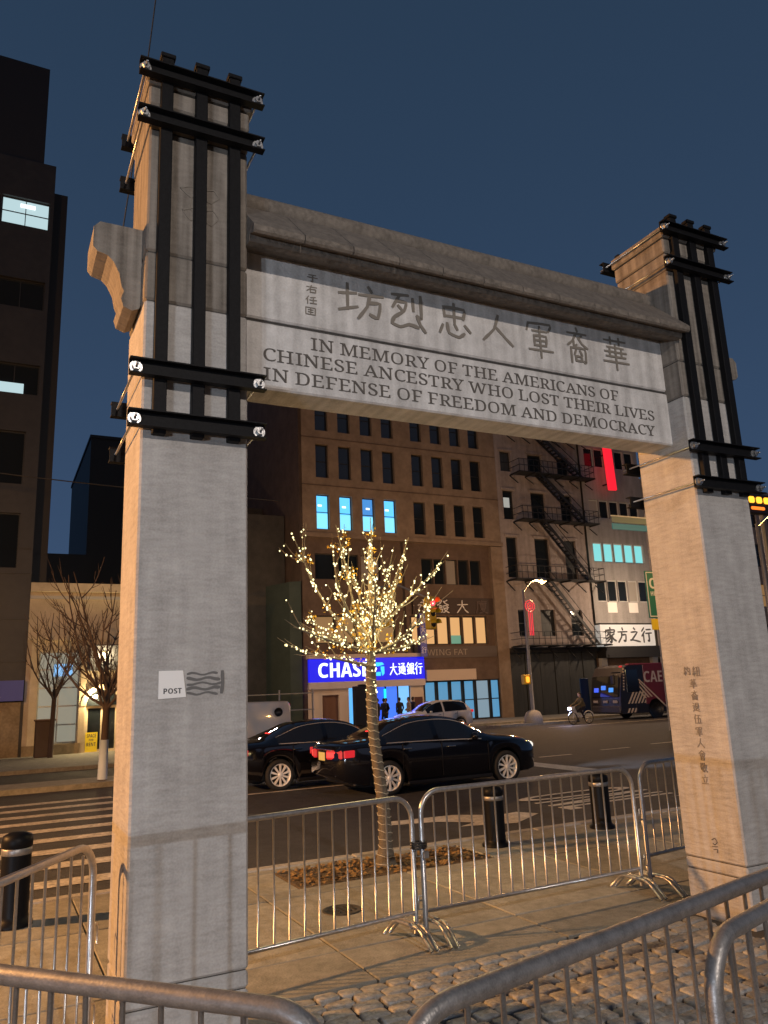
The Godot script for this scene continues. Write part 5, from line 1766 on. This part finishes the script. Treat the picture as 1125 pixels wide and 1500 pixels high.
func bus() -> void:
	# stands broadside, its front towards the left
	var o := thing("coach_bus", "red coach with dark front and white chevrons behind the cyclist", "bus", Vector3(33.4, gy(-37.2), -37.2))
	var ln := 11.5
	var hw := 1.28
	var dark := plain(0.014, 0.013, 0.02, 0.2)
	dark.clearcoat_enabled = true
	var red := plain(0.20, 0.018, 0.022, 0.3)
	red.clearcoat_enabled = true
	var cream := plain(0.75, 0.62, 0.48, 0.5)
	var st := smooth()
	# side profile in (x, y), front raked
	var prof := pv([[0.10, 0.35], [0.0, 0.55], [0.02, 1.25], [0.22, 2.45], [0.55, 3.05], [1.0, 3.2], [ln, 3.24], [ln, 0.35]])
	var s2 := flat()
	prism(s2, prof, -hw, hw)
	put(o, "shell", s2, dark)
	bx(o, "side_panel", Vector3(ln / 2 + 0.95, 2.02, hw), Vector3(ln - 2.1, 2.34, 0.06), red, 0.02)
	bx(o, "roof_edge", Vector3(ln / 2 + 0.4, 3.2, hw - 0.12), Vector3(ln - 0.9, 0.12, 0.3), red, 0.05)
	bx(o, "windscreen", Vector3(0.085, 1.95, 0), Vector3(0.06, 1.25, 2.3), M.car_glass, 0.02, Basis(Vector3(0, 0, 1), -0.16))
	bx(o, "front_side_window", Vector3(1.05, 2.25, hw + 0.012), Vector3(0.95, 1.35, 0.05), M.car_glass, 0.02)
	for k in 3:
		bx(o, "dash_light", Vector3(-0.02 + 0.02 * k, 1.75 + 0.13 * (k % 2), -0.7 + k * 0.62), Vector3(0.04, 0.26, 0.4), glow(0.03, 0.12 + 0.1 * k, 0.95, 1.0), 0.02, Basis(Vector3(0, 0, 1), -0.16))
	bx(o, "marker_light", Vector3(0.62, 3.1, 0.9), Vector3(0.12, 0.1, 0.2), M.tail_dim, 0.02)
	bx(o, "bumper", Vector3(0.02, 0.6, 0), Vector3(0.16, 0.4, 2.45), plain(0.03, 0.03, 0.045, 0.3), 0.05)
	for z in [-0.85, 0.0, 0.85]:
		bx(o, "front_lamp", Vector3(-0.02, 1.05, z), Vector3(0.06, 0.16, 0.4), plain(0.18, 0.18, 0.24, 0.25), 0.02)
	txt(o, "side_lettering", "CAES", 2.0, 0.66, at3(3.0, 2.45, hw + 0.034), plain(0.7, 0.6, 0.56, 0.5), false, true, 0.01)
	bx(o, "orange_panel", Vector3(5.35, 1.85, hw + 0.02), Vector3(1.9, 2.2, 0.05), plain(0.62, 0.20, 0.02, 0.4), 0.01)
	# chevron stripes behind the front wheel and along the skirt
	for k in 7:
		var x := 0.55 + k * 0.26
		var s := flat()
		prism(s, pv([[x, 0.92], [x + 0.13, 0.92], [x + 0.62, 1.62], [x + 0.49, 1.62]]), hw + 0.003, hw + 0.012 + 0.0004 * k)
		put(o, "chevron_stripe", s, cream)
		var u := flat()
		prism(u, pv([[x - 0.1, 0.40], [x + 0.03, 0.40], [x + 0.18, 0.66], [x + 0.05, 0.66]]), hw + 0.003, hw + 0.012 + 0.0004 * k)
		if k < 5:
			put(o, "chevron_stripe", u, cream)
	for k in 3:
		var s := flat()
		var y := 2.1 - k * 0.28
		prism(s, pv([[1.58, y + 0.12], [1.58, y], [2.42 - k * 0.25, y - 0.84 + k * 0.25], [2.56 - k * 0.25, y - 0.84 + k * 0.25]]), hw + 0.033, hw + 0.040)
		put(o, "chevron_stripe", s, cream)
	var band := flat()
	prism(band, pv([[1.5, 2.32], [1.62, 2.32], [3.7, 0.62], [3.55, 0.62]]), hw + 0.033, hw + 0.041)
	put(o, "chevron_stripe", band, cream)
	var frame := flat()
	for k in 8:
		box(frame, Vector3(0.48 - 0.02 * k, 2.95 - k * 0.17, hw + 0.01), Vector3(0.10, 0.09, 0.02))
	put(o, "window_edge_stripe", frame, cream)
	for x in [2.75, 8.6]:
		for s in [-1, 1]:
			wheel(o, Vector3(x, 0.48, s * (hw - 0.06)), 0.48, s, 8)
		for s in [-1, 1]:
			var ar := smooth()
			tube(ar, [Vector3(x, 0.55, s * (hw + 0.002)), Vector3(x, 0.55, s * (hw + 0.038))], 0.60, 24)
			put(o, "wheel_arch", ar, M.plastic)
	bx(o, "skirt", Vector3(6.2, 0.6, hw), Vector3(10.0, 0.46, 0.055), plain(0.02, 0.02, 0.03, 0.4), 0.01)
	bx(o, "mirror", Vector3(-0.35, 2.35, hw - 0.1), Vector3(0.16, 0.6, 0.3), M.plastic, 0.05)
	bx(o, "mirror_arm", Vector3(-0.05, 2.75, hw - 0.1), Vector3(0.7, 0.06, 0.06), M.plastic, 0.01)
	var op := plain(0.012, 0.03, 0.09, 0.2)
	bx(o, "open_door", Vector3(-0.35, 1.45, -hw - 0.1), Vector3(0.9, 2.1, 0.06), op, 0.02, Basis(Vector3.UP, 0.25))

# ---------------------------------------------------------------- people
# bones are [from, to, radius, radius, colour]; the body is one surface meshed from their blended distance
func body_mesh(bones: Array, cell: float) -> Mesh:
	var lo := Vector3.INF
	var hi := -Vector3.INF
	for b in bones:
		for k in 2:
			var r: float = b[2 + k]
			lo = lo.min(b[k] - Vector3.ONE * (r + cell * 2))
			hi = hi.max(b[k] + Vector3.ONE * (r + cell * 2))
	var n := Vector3i(((hi - lo) / cell).ceil()) + Vector3i.ONE
	var val := PackedFloat32Array()
	val.resize(n.x * n.y * n.z)
	val.fill(1.0)
	for z in n.z:
		for y in n.y:
			for x in n.x:
				var p := lo + Vector3(x, y, z) * cell
				var d := 1.0
				for b in bones:
					var e := bone(p, b)
					var h := maxf(0.035 - absf(d - e), 0.0) / 0.035
					d = minf(d, e) - h * h * 0.035 * 0.25
				val[(z * n.y + y) * n.x + x] = d
	var idx := {}
	var vs := []
	var cols := []
	for z in n.z - 1:
		for y in n.y - 1:
			for x in n.x - 1:
				var inside := 0
				var sum := Vector3.ZERO
				var cnt := 0
				var c := []
				for k in 8:
					var q := val[((z + (k >> 2)) * n.y + y + ((k >> 1) & 1)) * n.x + x + (k & 1)]
					c.append(q)
					if q < 0.0:
						inside += 1
				if inside == 0 or inside == 8:
					continue
				for e in [[0, 1], [2, 3], [4, 5], [6, 7], [0, 2], [1, 3], [4, 6], [5, 7], [0, 4], [1, 5], [2, 6], [3, 7]]:
					if (c[e[0]] < 0.0) != (c[e[1]] < 0.0):
						var t: float = c[e[0]] / (c[e[0]] - c[e[1]])
						var a := Vector3(e[0] & 1, (e[0] >> 1) & 1, e[0] >> 2)
						var b2 := Vector3(e[1] & 1, (e[1] >> 1) & 1, e[1] >> 2)
						sum += a.lerp(b2, t)
						cnt += 1
				var p := lo + (Vector3(x, y, z) + sum / cnt) * cell
				idx[(z * n.y + y) * n.x + x] = vs.size()
				vs.append(p)
				var best := 9.0
				var col := Color.WHITE
				for b in bones:
					var dd := bone(p, b)
					if dd < best:
						best = dd
						col = b[4]
				cols.append(col)
	var st := smooth()
	var step := [1, n.x, n.x * n.y]
	for z in range(1, n.z - 1):
		for y in range(1, n.y - 1):
			for x in range(1, n.x - 1):
				var i := (z * n.y + y) * n.x + x
				for ax in 3:
					if (val[i] < 0.0) == (val[i + step[ax]] < 0.0):
						continue
					var u: int = step[(ax + 1) % 3]
					var v: int = step[(ax + 2) % 3]
					var q := [i - u - v, i - v, i, i - u]
					if not (idx.has(q[0]) and idx.has(q[1]) and idx.has(q[2]) and idx.has(q[3])):
						continue
					var o := [0, 2, 1, 0, 3, 2] if val[i] < 0.0 else [0, 1, 2, 0, 2, 3]
					for k in o:
						var vi: int = idx[q[k]]
						st.set_color(cols[vi])
						st.add_vertex(vs[vi])
	st.generate_normals()
	return st.commit()

func bone(p: Vector3, b: Array) -> float:
	var a: Vector3 = b[0]
	var ab: Vector3 = b[1] - a
	var t := clampf((p - a).dot(ab) / maxf(ab.length_squared(), 1e-6), 0.0, 1.0)
	return (p - a - ab * t).length() - lerpf(b[2], b[3], t)

# joints of a standing or walking figure facing +x
func figure(coat: Color, legs: Color, stride: float, arm: float) -> Array:
	var skin := Color(0.35, 0.20, 0.13)
	var hair := Color(0.015, 0.012, 0.01)
	var shoe := Color(0.012, 0.012, 0.012)
	var b := []
	b.append([Vector3(0, 1.50, 0), Vector3(0.02, 1.60, 0), 0.055, 0.05, skin])
	b.append([Vector3(0.035, 1.63, 0), Vector3(0.03, 1.70, 0), 0.078, 0.085, skin])
	b.append([Vector3(0.125, 1.645, 0), Vector3(0.115, 1.66, 0), 0.014, 0.01, skin])
	b.append([Vector3(0.0, 1.73, 0), Vector3(-0.03, 1.68, 0), 0.092, 0.085, hair])
	b.append([Vector3(0, 1.36, 0), Vector3(0, 1.02, 0), 0.155, 0.145, coat])
	b.append([Vector3(0, 1.42, -0.16), Vector3(0, 1.42, 0.16), 0.075, 0.075, coat])
	b.append([Vector3(0, 1.02, 0), Vector3(0, 0.82, 0), 0.15, 0.155, coat])
	for s in [-1, 1]:
		var k := Vector3(stride * s * 0.5 + 0.03, 0.50, s * 0.10)
		var f := Vector3(stride * s - 0.03, 0.08, s * 0.10)
		b.append([Vector3(0, 0.88, s * 0.09), k, 0.088, 0.062, legs])
		b.append([k, f, 0.06, 0.043, legs])
		b.append([f + Vector3(-0.02, -0.035, 0), f + Vector3(0.16, -0.045, 0), 0.042, 0.034, shoe])
		var el := Vector3(-0.06 - stride * s * 0.3, 1.14, s * 0.245)
		var ha := el + Vector3(0.12 + arm, -0.20 + arm * 0.7, -s * 0.04)
		b.append([Vector3(0, 1.41, s * 0.20), el, 0.06, 0.05, coat])
		b.append([el, ha, 0.048, 0.036, coat])
		for g in 4:
			var r := ha + Vector3(0.02, -0.03, (g - 1.5) * 0.018)
			b.append([r, r + Vector3(0.035, -0.06 + 0.008 * absf(g - 1.4), 0), 0.011, 0.009, skin])
		b.append([ha + Vector3(0.02, -0.02, -s * 0.02), ha + Vector3(0.065, -0.045, -s * 0.03), 0.012, 0.01, skin])
	return b

func people() -> void:
	var vc := StandardMaterial3D.new()
	vc.vertex_color_use_as_albedo = true
	vc.roughness = 0.8
	var kinds := [body_mesh(figure(Color(0.012, 0.012, 0.016), Color(0.02, 0.02, 0.03), 0.02, 0.0), 0.035), body_mesh(figure(Color(0.02, 0.018, 0.03), Color(0.015, 0.015, 0.02), 0.22, 0.05), 0.035), body_mesh(figure(Color(0.28, 0.22, 0.17), Color(0.03, 0.03, 0.045), 0.05, 0.12), 0.035)]
	var who := [[22.15, -45.6, 0, 2.2, "person in a black coat standing beside the dark kiosk at the bank"], [22.9, -46.2, 1, 0.4, "person in a dark jacket walking by the bank's blue windows"], [23.25, -46.6, 0, 3.4, "person in black just right of the walker at the bank window"], [24.15, -46.4, 0, 1.5, "person in a dark hooded coat before the lit bank door"], [24.62, -46.0, 2, 2.9, "person in a beige coat standing near the bank door"], [25.1, -46.3, 1, 0.2, "person in dark clothes walking behind the white SUV"]]
	for w in who:
		var o := inst(self, "person", kinds[w[2]], vc, Transform3D(Basis(Vector3.UP, w[3]), Vector3(w[0], gy(w[1]) + 0.13, w[1])))
		tag(o, w[4], "person", "people outside the bank")
	# cyclist
	var at := Vector3(29.2, gy(-34.6), -34.6)
	var coat := Color(0.10, 0.08, 0.045)
	var legs := Color(0.012, 0.014, 0.025)
	var skin := Color(0.35, 0.20, 0.13)
	var b := []
	# facing -x on the saddle
	b.append([Vector3(0.05, 1.40, 0), Vector3(0.03, 1.50, 0), 0.055, 0.05, skin])
	b.append([Vector3(0.0, 1.55, 0), Vector3(0.01, 1.60, 0), 0.078, 0.085, skin])
	b.append([Vector3(0.03, 1.63, 0), Vector3(0.06, 1.58, 0), 0.09, 0.085, Color(0.03, 0.02, 0.015)])
	b.append([Vector3(0.06, 1.28, 0), Vector3(0.20, 0.98, 0), 0.15, 0.15, coat])
	b.append([Vector3(0.05, 1.32, -0.16), Vector3(0.05, 1.32, 0.16), 0.07, 0.07, coat])
	for s in [-1, 1]:
		var knee := Vector3(-0.14 + 0.09 * s, 0.66 + 0.07 * s, s * 0.11)
		var foot := Vector3(0.02 + 0.10 * s, 0.28 + 0.10 * s, s * 0.12)
		b.append([Vector3(0.20, 0.90, s * 0.09), knee, 0.085, 0.062, legs])
		b.append([knee, foot, 0.06, 0.042, legs])
		b.append([foot + Vector3(0.03, -0.03, 0), foot + Vector3(-0.14, -0.035, 0), 0.042, 0.034, Color(0.02, 0.02, 0.02)])
		var el := Vector3(-0.16, 1.10, s * 0.24)
		var ha := Vector3(-0.42, 1.02, s * 0.22)
		b.append([Vector3(0.05, 1.31, s * 0.19), el, 0.06, 0.05, coat])
		b.append([el, ha, 0.047, 0.035, coat])
		for g in 4:
			b.append([ha + Vector3(-0.03, 0.0, (g - 1.5) * 0.018), ha + Vector3(-0.075, -0.03, (g - 1.5) * 0.018), 0.011, 0.009, skin])
	var o := inst(self, "person", body_mesh(b, 0.03), vc, Transform3D(Basis.IDENTITY, at))
	tag(o, "cyclist in an olive jacket riding the white bicycle past the coach", "person")
	var k := thing("bicycle", "white hire bicycle with bright front light under the cyclist", "bicycle", at)
	var white := plain(0.55, 0.56, 0.60, 0.35)
	for x in [-0.55, 0.55]:
		var st := smooth()
		var pts := []
		for i in 24:
			pts.append(Vector3(x + cos(TAU * i / 24) * 0.31, 0.33 + sin(TAU * i / 24) * 0.31, 0))
		tube(st, pts, 0.022, 6, true)
		var wl := put(k, "wheel", st, M.rubber)
		var sp := smooth()
		for i in 8:
			tube(sp, [Vector3(x, 0.33, 0), Vector3(x + cos(TAU * i / 8) * 0.30, 0.33 + sin(TAU * i / 8) * 0.30, 0)], 0.006, 4)
		put(wl, "spokes", sp, M.galv)
		var fd := smooth()
		var fp := []
		for i in 9:
			fp.append(Vector3(x + cos(PI * (0.05 + i / 10.0)) * 0.36, 0.33 + sin(PI * (0.05 + i / 10.0)) * 0.36, 0))
		tube(fd, fp, 0.03, 6)
		put(k, "mudguard", fd, white)
	var fr := smooth()
	tube(fr, [Vector3(-0.42, 0.88, 0), Vector3(-0.3, 0.62, 0), Vector3(0.0, 0.36, 0), Vector3(0.2, 0.34, 0)], 0.05, 8)
	tube(fr, [Vector3(-0.36, 1.0, 0), Vector3(-0.55, 0.33, 0)], 0.028, 6)
	tube(fr, [Vector3(0.2, 0.86, 0), Vector3(0.02, 0.34, 0)], 0.028, 6)
	tube(fr, [Vector3(0.55, 0.33, 0), Vector3(0.05, 0.34, 0)], 0.022, 6)
	put(k, "frame", fr, white)
	var hb := smooth()
	tube(hb, [Vector3(-0.36, 1.02, -0.27), Vector3(-0.42, 1.0, -0.1), Vector3(-0.42, 1.0, 0.1), Vector3(-0.36, 1.02, 0.27)], 0.016, 6)
	put(k, "handlebar", hb, M.plastic)
	bx(k, "saddle", Vector3(0.21, 0.88, 0), Vector3(0.26, 0.07, 0.17), M.plastic, 0.025)
	bx(k, "basket", Vector3(-0.62, 0.86, 0), Vector3(0.26, 0.2, 0.32), white, 0.03)
	bx(k, "front_light", Vector3(-0.77, 0.86, 0), Vector3(0.05, 0.14, 0.16), glow(0.62, 0.7, 1.0, 9.0), 0.02)
	var ll := OmniLight3D.new()
	ll.name = "front_light_beam"
	ll.position = Vector3(-0.86, 0.86, 0.0)
	ll.light_color = Color(0.75, 0.8, 1.0)
	ll.light_energy = 1.2
	ll.light_size = 0.06
	ll.omni_range = 20.0
	ll.omni_attenuation = 2.0
	ll.shadow_enabled = true
	k.add_child(ll)

# ---------------------------------------------------------------- signals, signs, kiosks
func signal_head(parent: Node, c: Vector3, turn: float, lit: int) -> void:
	var h := sub("signal_head", parent)
	h.position = c
	h.rotation.y = turn
	h.scale = Vector3.ONE * 1.35
	bx(h, "housing", Vector3(0, 0, 0), Vector3(0.34, 1.08, 0.24), M.yellow, 0.03)
	for k in 3:
		var y := 0.35 - k * 0.35
		var vz := smooth()
		var pts := []
		for i in 9:
			var an := PI * i / 8
			pts.append(Vector2(cos(an) * 0.145, sin(an) * 0.145))
		for i in 8:
			var a: Vector2 = pts[i]
			var b: Vector2 = pts[i + 1]
			tri(vz, Vector3(a.x, y + a.y, 0.12), Vector3(a.x, y + a.y, 0.36), Vector3(b.x, y + b.y, 0.34))
			tri(vz, Vector3(a.x, y + a.y, 0.12), Vector3(b.x, y + b.y, 0.34), Vector3(b.x, y + b.y, 0.12))
		put(h, "visor", vz, M.yellow)
		var ln := smooth()
		lathe(ln, [Vector2(0.125, 0.12), Vector2(0.08, 0.145), Vector2(0, 0.15)], 16, Transform3D(Basis(Vector3(1, 0, 0), PI / 2), Vector3(0, y, 0)))
		put(h, "lens", ln, glow(1.0, 0.02, 0.05, 5.0) if k == lit else plain(0.02, 0.02, 0.02, 0.2))

func street_furniture() -> void:
	# traffic signal on a mast arm, behind the lit tree
	var z := -30.0
	var g := gy(z)
	var o := thing("traffic_signal", "yellow traffic signals on a mast arm behind the lit tree", "traffic signal", Vector3(14.45, g, z))
	var st := smooth()
	tube(st, [Vector3(0, 0, 0), Vector3(0, 3.4, 0), Vector3(0, 7.2, 0)], [0.13, 0.10, 0.07], 12)
	put(o, "pole", st, M.pole)
	var ar := smooth()
	tube(ar, [Vector3(0, 6.5, 0), Vector3(1.4, 6.65, 0), Vector3(2.8, 6.1, 0.1)], [0.06, 0.05, 0.035], 8)
	put(o, "mast_arm", ar, M.pole)
	bx(o, "bracket", Vector3(0.3, 5.6, 0.0), Vector3(0.6, 0.08, 0.08), M.pole)
	signal_head(o, Vector3(0.62, 5.55, 0.1), -0.9, -1)
	signal_head(o, Vector3(2.85, 5.45, 0.1), 0.35, 0)
	bx(o, "hanger", Vector3(2.83, 6.05, 0.1), Vector3(0.05, 0.2, 0.05), M.pole)
	# pedestrian signal on the far lamp post
	var ps := thing("walk_signal", "small orange-lit pedestrian signal on the far lamp post", "pedestrian signal")
	bx(ps, "housing", Vector3(27.86, 2.0, -37.5), Vector3(0.5, 0.55, 0.3), M.yellow, 0.04)
	bx(ps, "lit_hand", Vector3(27.86, 2.0, -37.34), Vector3(0.22, 0.34, 0.03), glow(1.0, 0.30, 0.02, 2.2), 0.05)
	bx(ps, "arm", Vector3(28.12, 2.05, -37.55), Vector3(0.2, 0.06, 0.06), M.pole)
	# green street-name sign and large green guide sign on a post behind the right pillar
	var gp := thing("sign_post", "steel post carrying green signs behind the right pillar", "post", Vector3(25.4, gy(-24.5), -24.5))
	var gt := smooth()
	tube(gt, [Vector3(0, 0, 0), Vector3(0, 9.2, 0)], [0.11, 0.08], 10)
	put(gp, "pole", gt, M.pole)
	var green := plain(0.01, 0.16, 0.11, 0.45)
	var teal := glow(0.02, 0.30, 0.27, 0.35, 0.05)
	var pale := plain(0.7, 0.72, 0.7, 0.5)
	var s1 := thing("street_name_sign", "small teal street-name sign with white edge near the right pillar", "sign")
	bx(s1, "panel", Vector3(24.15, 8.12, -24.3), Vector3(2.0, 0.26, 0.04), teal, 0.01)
	bx(s1, "upper_panel", Vector3(24.15, 8.42, -24.3), Vector3(2.0, 0.26, 0.03), plain(0.20, 0.26, 0.25, 0.4), 0.01)
	bx(s1, "edge", Vector3(24.15, 8.58, -24.3), Vector3(2.04, 0.04, 0.05), pale)
	var s2 := thing("guide_sign", "large green guide sign with yellow strip cut off by the right pillar", "sign")
	bx(s2, "panel", Vector3(25.55, 5.25, -24.25), Vector3(1.9, 2.0, 0.05), green, 0.02)
	for k in 2:
		bx(s2, "border", Vector3(25.55, 5.25 + (0.93 if k == 0 else -0.93), -24.22), Vector3(1.78, 0.04, 0.02), pale)
		bx(s2, "border", Vector3(25.55 + (0.88 if k == 0 else -0.88), 5.25, -24.22), Vector3(0.04, 1.82, 0.02), pale)
	txt(s2, "lettering", "C", 0.36, 0.46, at3(24.98, 5.72, -24.22), pale, false, true, 0.01)
	txt(s2, "lettering", "HU", 0.30, 0.18, at3(24.98, 5.28, -24.22), pale, false, true, 0.01)
	bx(s2, "yellow_strip", Vector3(25.55, 3.98, -24.25), Vector3(1.7, 0.46, 0.05), plain(0.78, 0.58, 0.02, 0.5), 0.02)
	# amber message sign at the right edge
	var ms := thing("message_sign", "dark sign with glowing amber letters at the right edge", "sign", Vector3(31.5, 0, -24.0))
	bx(ms, "cabinet", Vector3(0.9, 9.6, 0), Vector3(2.6, 0.95, 0.3), M.plastic, 0.03)
	for k in 4:
		bx(ms, "amber_block", Vector3(0.02 + k * 0.52, 9.78, 0.17), Vector3(0.34, 0.3, 0.04), glow(1.0, 0.42, 0.03, 2.2), 0.06)
	bx(ms, "amber_line", Vector3(0.4, 9.38, 0.17), Vector3(0.9, 0.14, 0.04), glow(1.0, 0.2, 0.02, 1.6), 0.04)
	var mp := smooth()
	tube(mp, [Vector3(0.9, gy(-24.0), -0.1), Vector3(0.9, 9.3, -0.1)], 0.09, 10)
	put(ms, "post", mp, M.pole)
	# dark kiosk before the bank
	var kz := -43.4
	var kk := thing("street_kiosk", "tall dark kiosk panel before the bank, seen above the black car", "kiosk", Vector3(20.1, gy(kz) + 0.13, kz))
	bx(kk, "panel", Vector3(0, 1.42, 0), Vector3(1.15, 2.3, 0.4), plain(0.014, 0.014, 0.02, 0.4), 0.03)
	bx(kk, "plinth", Vector3(0, 0.14, 0), Vector3(1.0, 0.28, 0.5), M.plastic, 0.02)
	bx(kk, "cap", Vector3(0.05, 2.62, 0), Vector3(0.6, 0.1, 0.3), M.plastic, 0.03)
	# railing by the van
	var rz := -47.0
	var rl := thing("yard_railing", "pale steel railing in front of the green wall above the van", "railing", Vector3(11.6, gy(rz) + 0.13, rz))
	for y in [1.35, 2.35]:
		bx(rl, "rail", Vector3(3.4, y, 0), Vector3(6.8, 0.07, 0.07), M.galv, 0.01)
	for k in 4:
		bx(rl, "post", Vector3(0.1 + k * 2.2, 1.3, 0.0), Vector3(0.09, 2.6, 0.09), M.galv, 0.01)
	# overhead cables
	for c in [[[1.05, 9.3, -6.0], [0.72, 5.2, -6.2], "thin overhead cable rising behind the top of the left pillar"], [[-8.0, 9.5, -26.0], [9.0, 8.6, -26.0], "thin overhead cable crossing behind the left pillar"]]:
		var w := thing("overhead_cable", c[2], "cable")
		var ws := smooth()
		var pts := []
		for i in 13:
			var f := i / 12.0
			pts.append(Vector3(c[0][0], c[0][1], c[0][2]).lerp(Vector3(c[1][0], c[1][1], c[1][2]), f) - Vector3(0, 0.25 * sin(PI * f), 0))
		tube(ws, pts, 0.006 if c[0][2] > -10 else 0.02, 5)
		put(w, "wire", ws, M.iron)
	# iron cover let into the slabs, and the chain lock that joins two barriers
	var uc := thing("utility_cover", "small round iron utility cover in the paving behind the left barrier", "cover", Vector3(2.78, 0.0, -6.55))
	var ud := smooth()
	lathe(ud, [Vector2(0.17, -0.01), Vector2(0.17, 0.006), Vector2(0.15, 0.009), Vector2(0.148, 0.005), Vector2(0, 0.006)], 24)
	put(uc, "lid", ud, plain(0.05, 0.045, 0.04, 0.6, 0.4))
	for k in 5:
		bx(uc, "rib", Vector3(-0.1 + 0.05 * k, 0.008, 0), Vector3(0.014, 0.006, 0.2 - 0.04 * absf(k - 2)), M.iron)
	var lk := thing("chain_lock", "dark chain and padlock tying the two middle barriers together", "lock", Vector3(2.935, 0.66, -5.43))
	for k in 3:
		var ch := smooth()
		var pts := []
		for i in 14:
			pts.append(Vector3(cos(TAU * i / 14) * 0.062, 0.018 * (k - 1) + 0.004 * sin(i * 2.0), sin(TAU * i / 14) * 0.045))
		tube(ch, pts, 0.007, 6, true)
		put(lk, "chain_loop", ch, M.iron)
	bx(lk, "padlock", Vector3(0.03, -0.065, 0.05), Vector3(0.045, 0.05, 0.022), M.galv_old, 0.005)
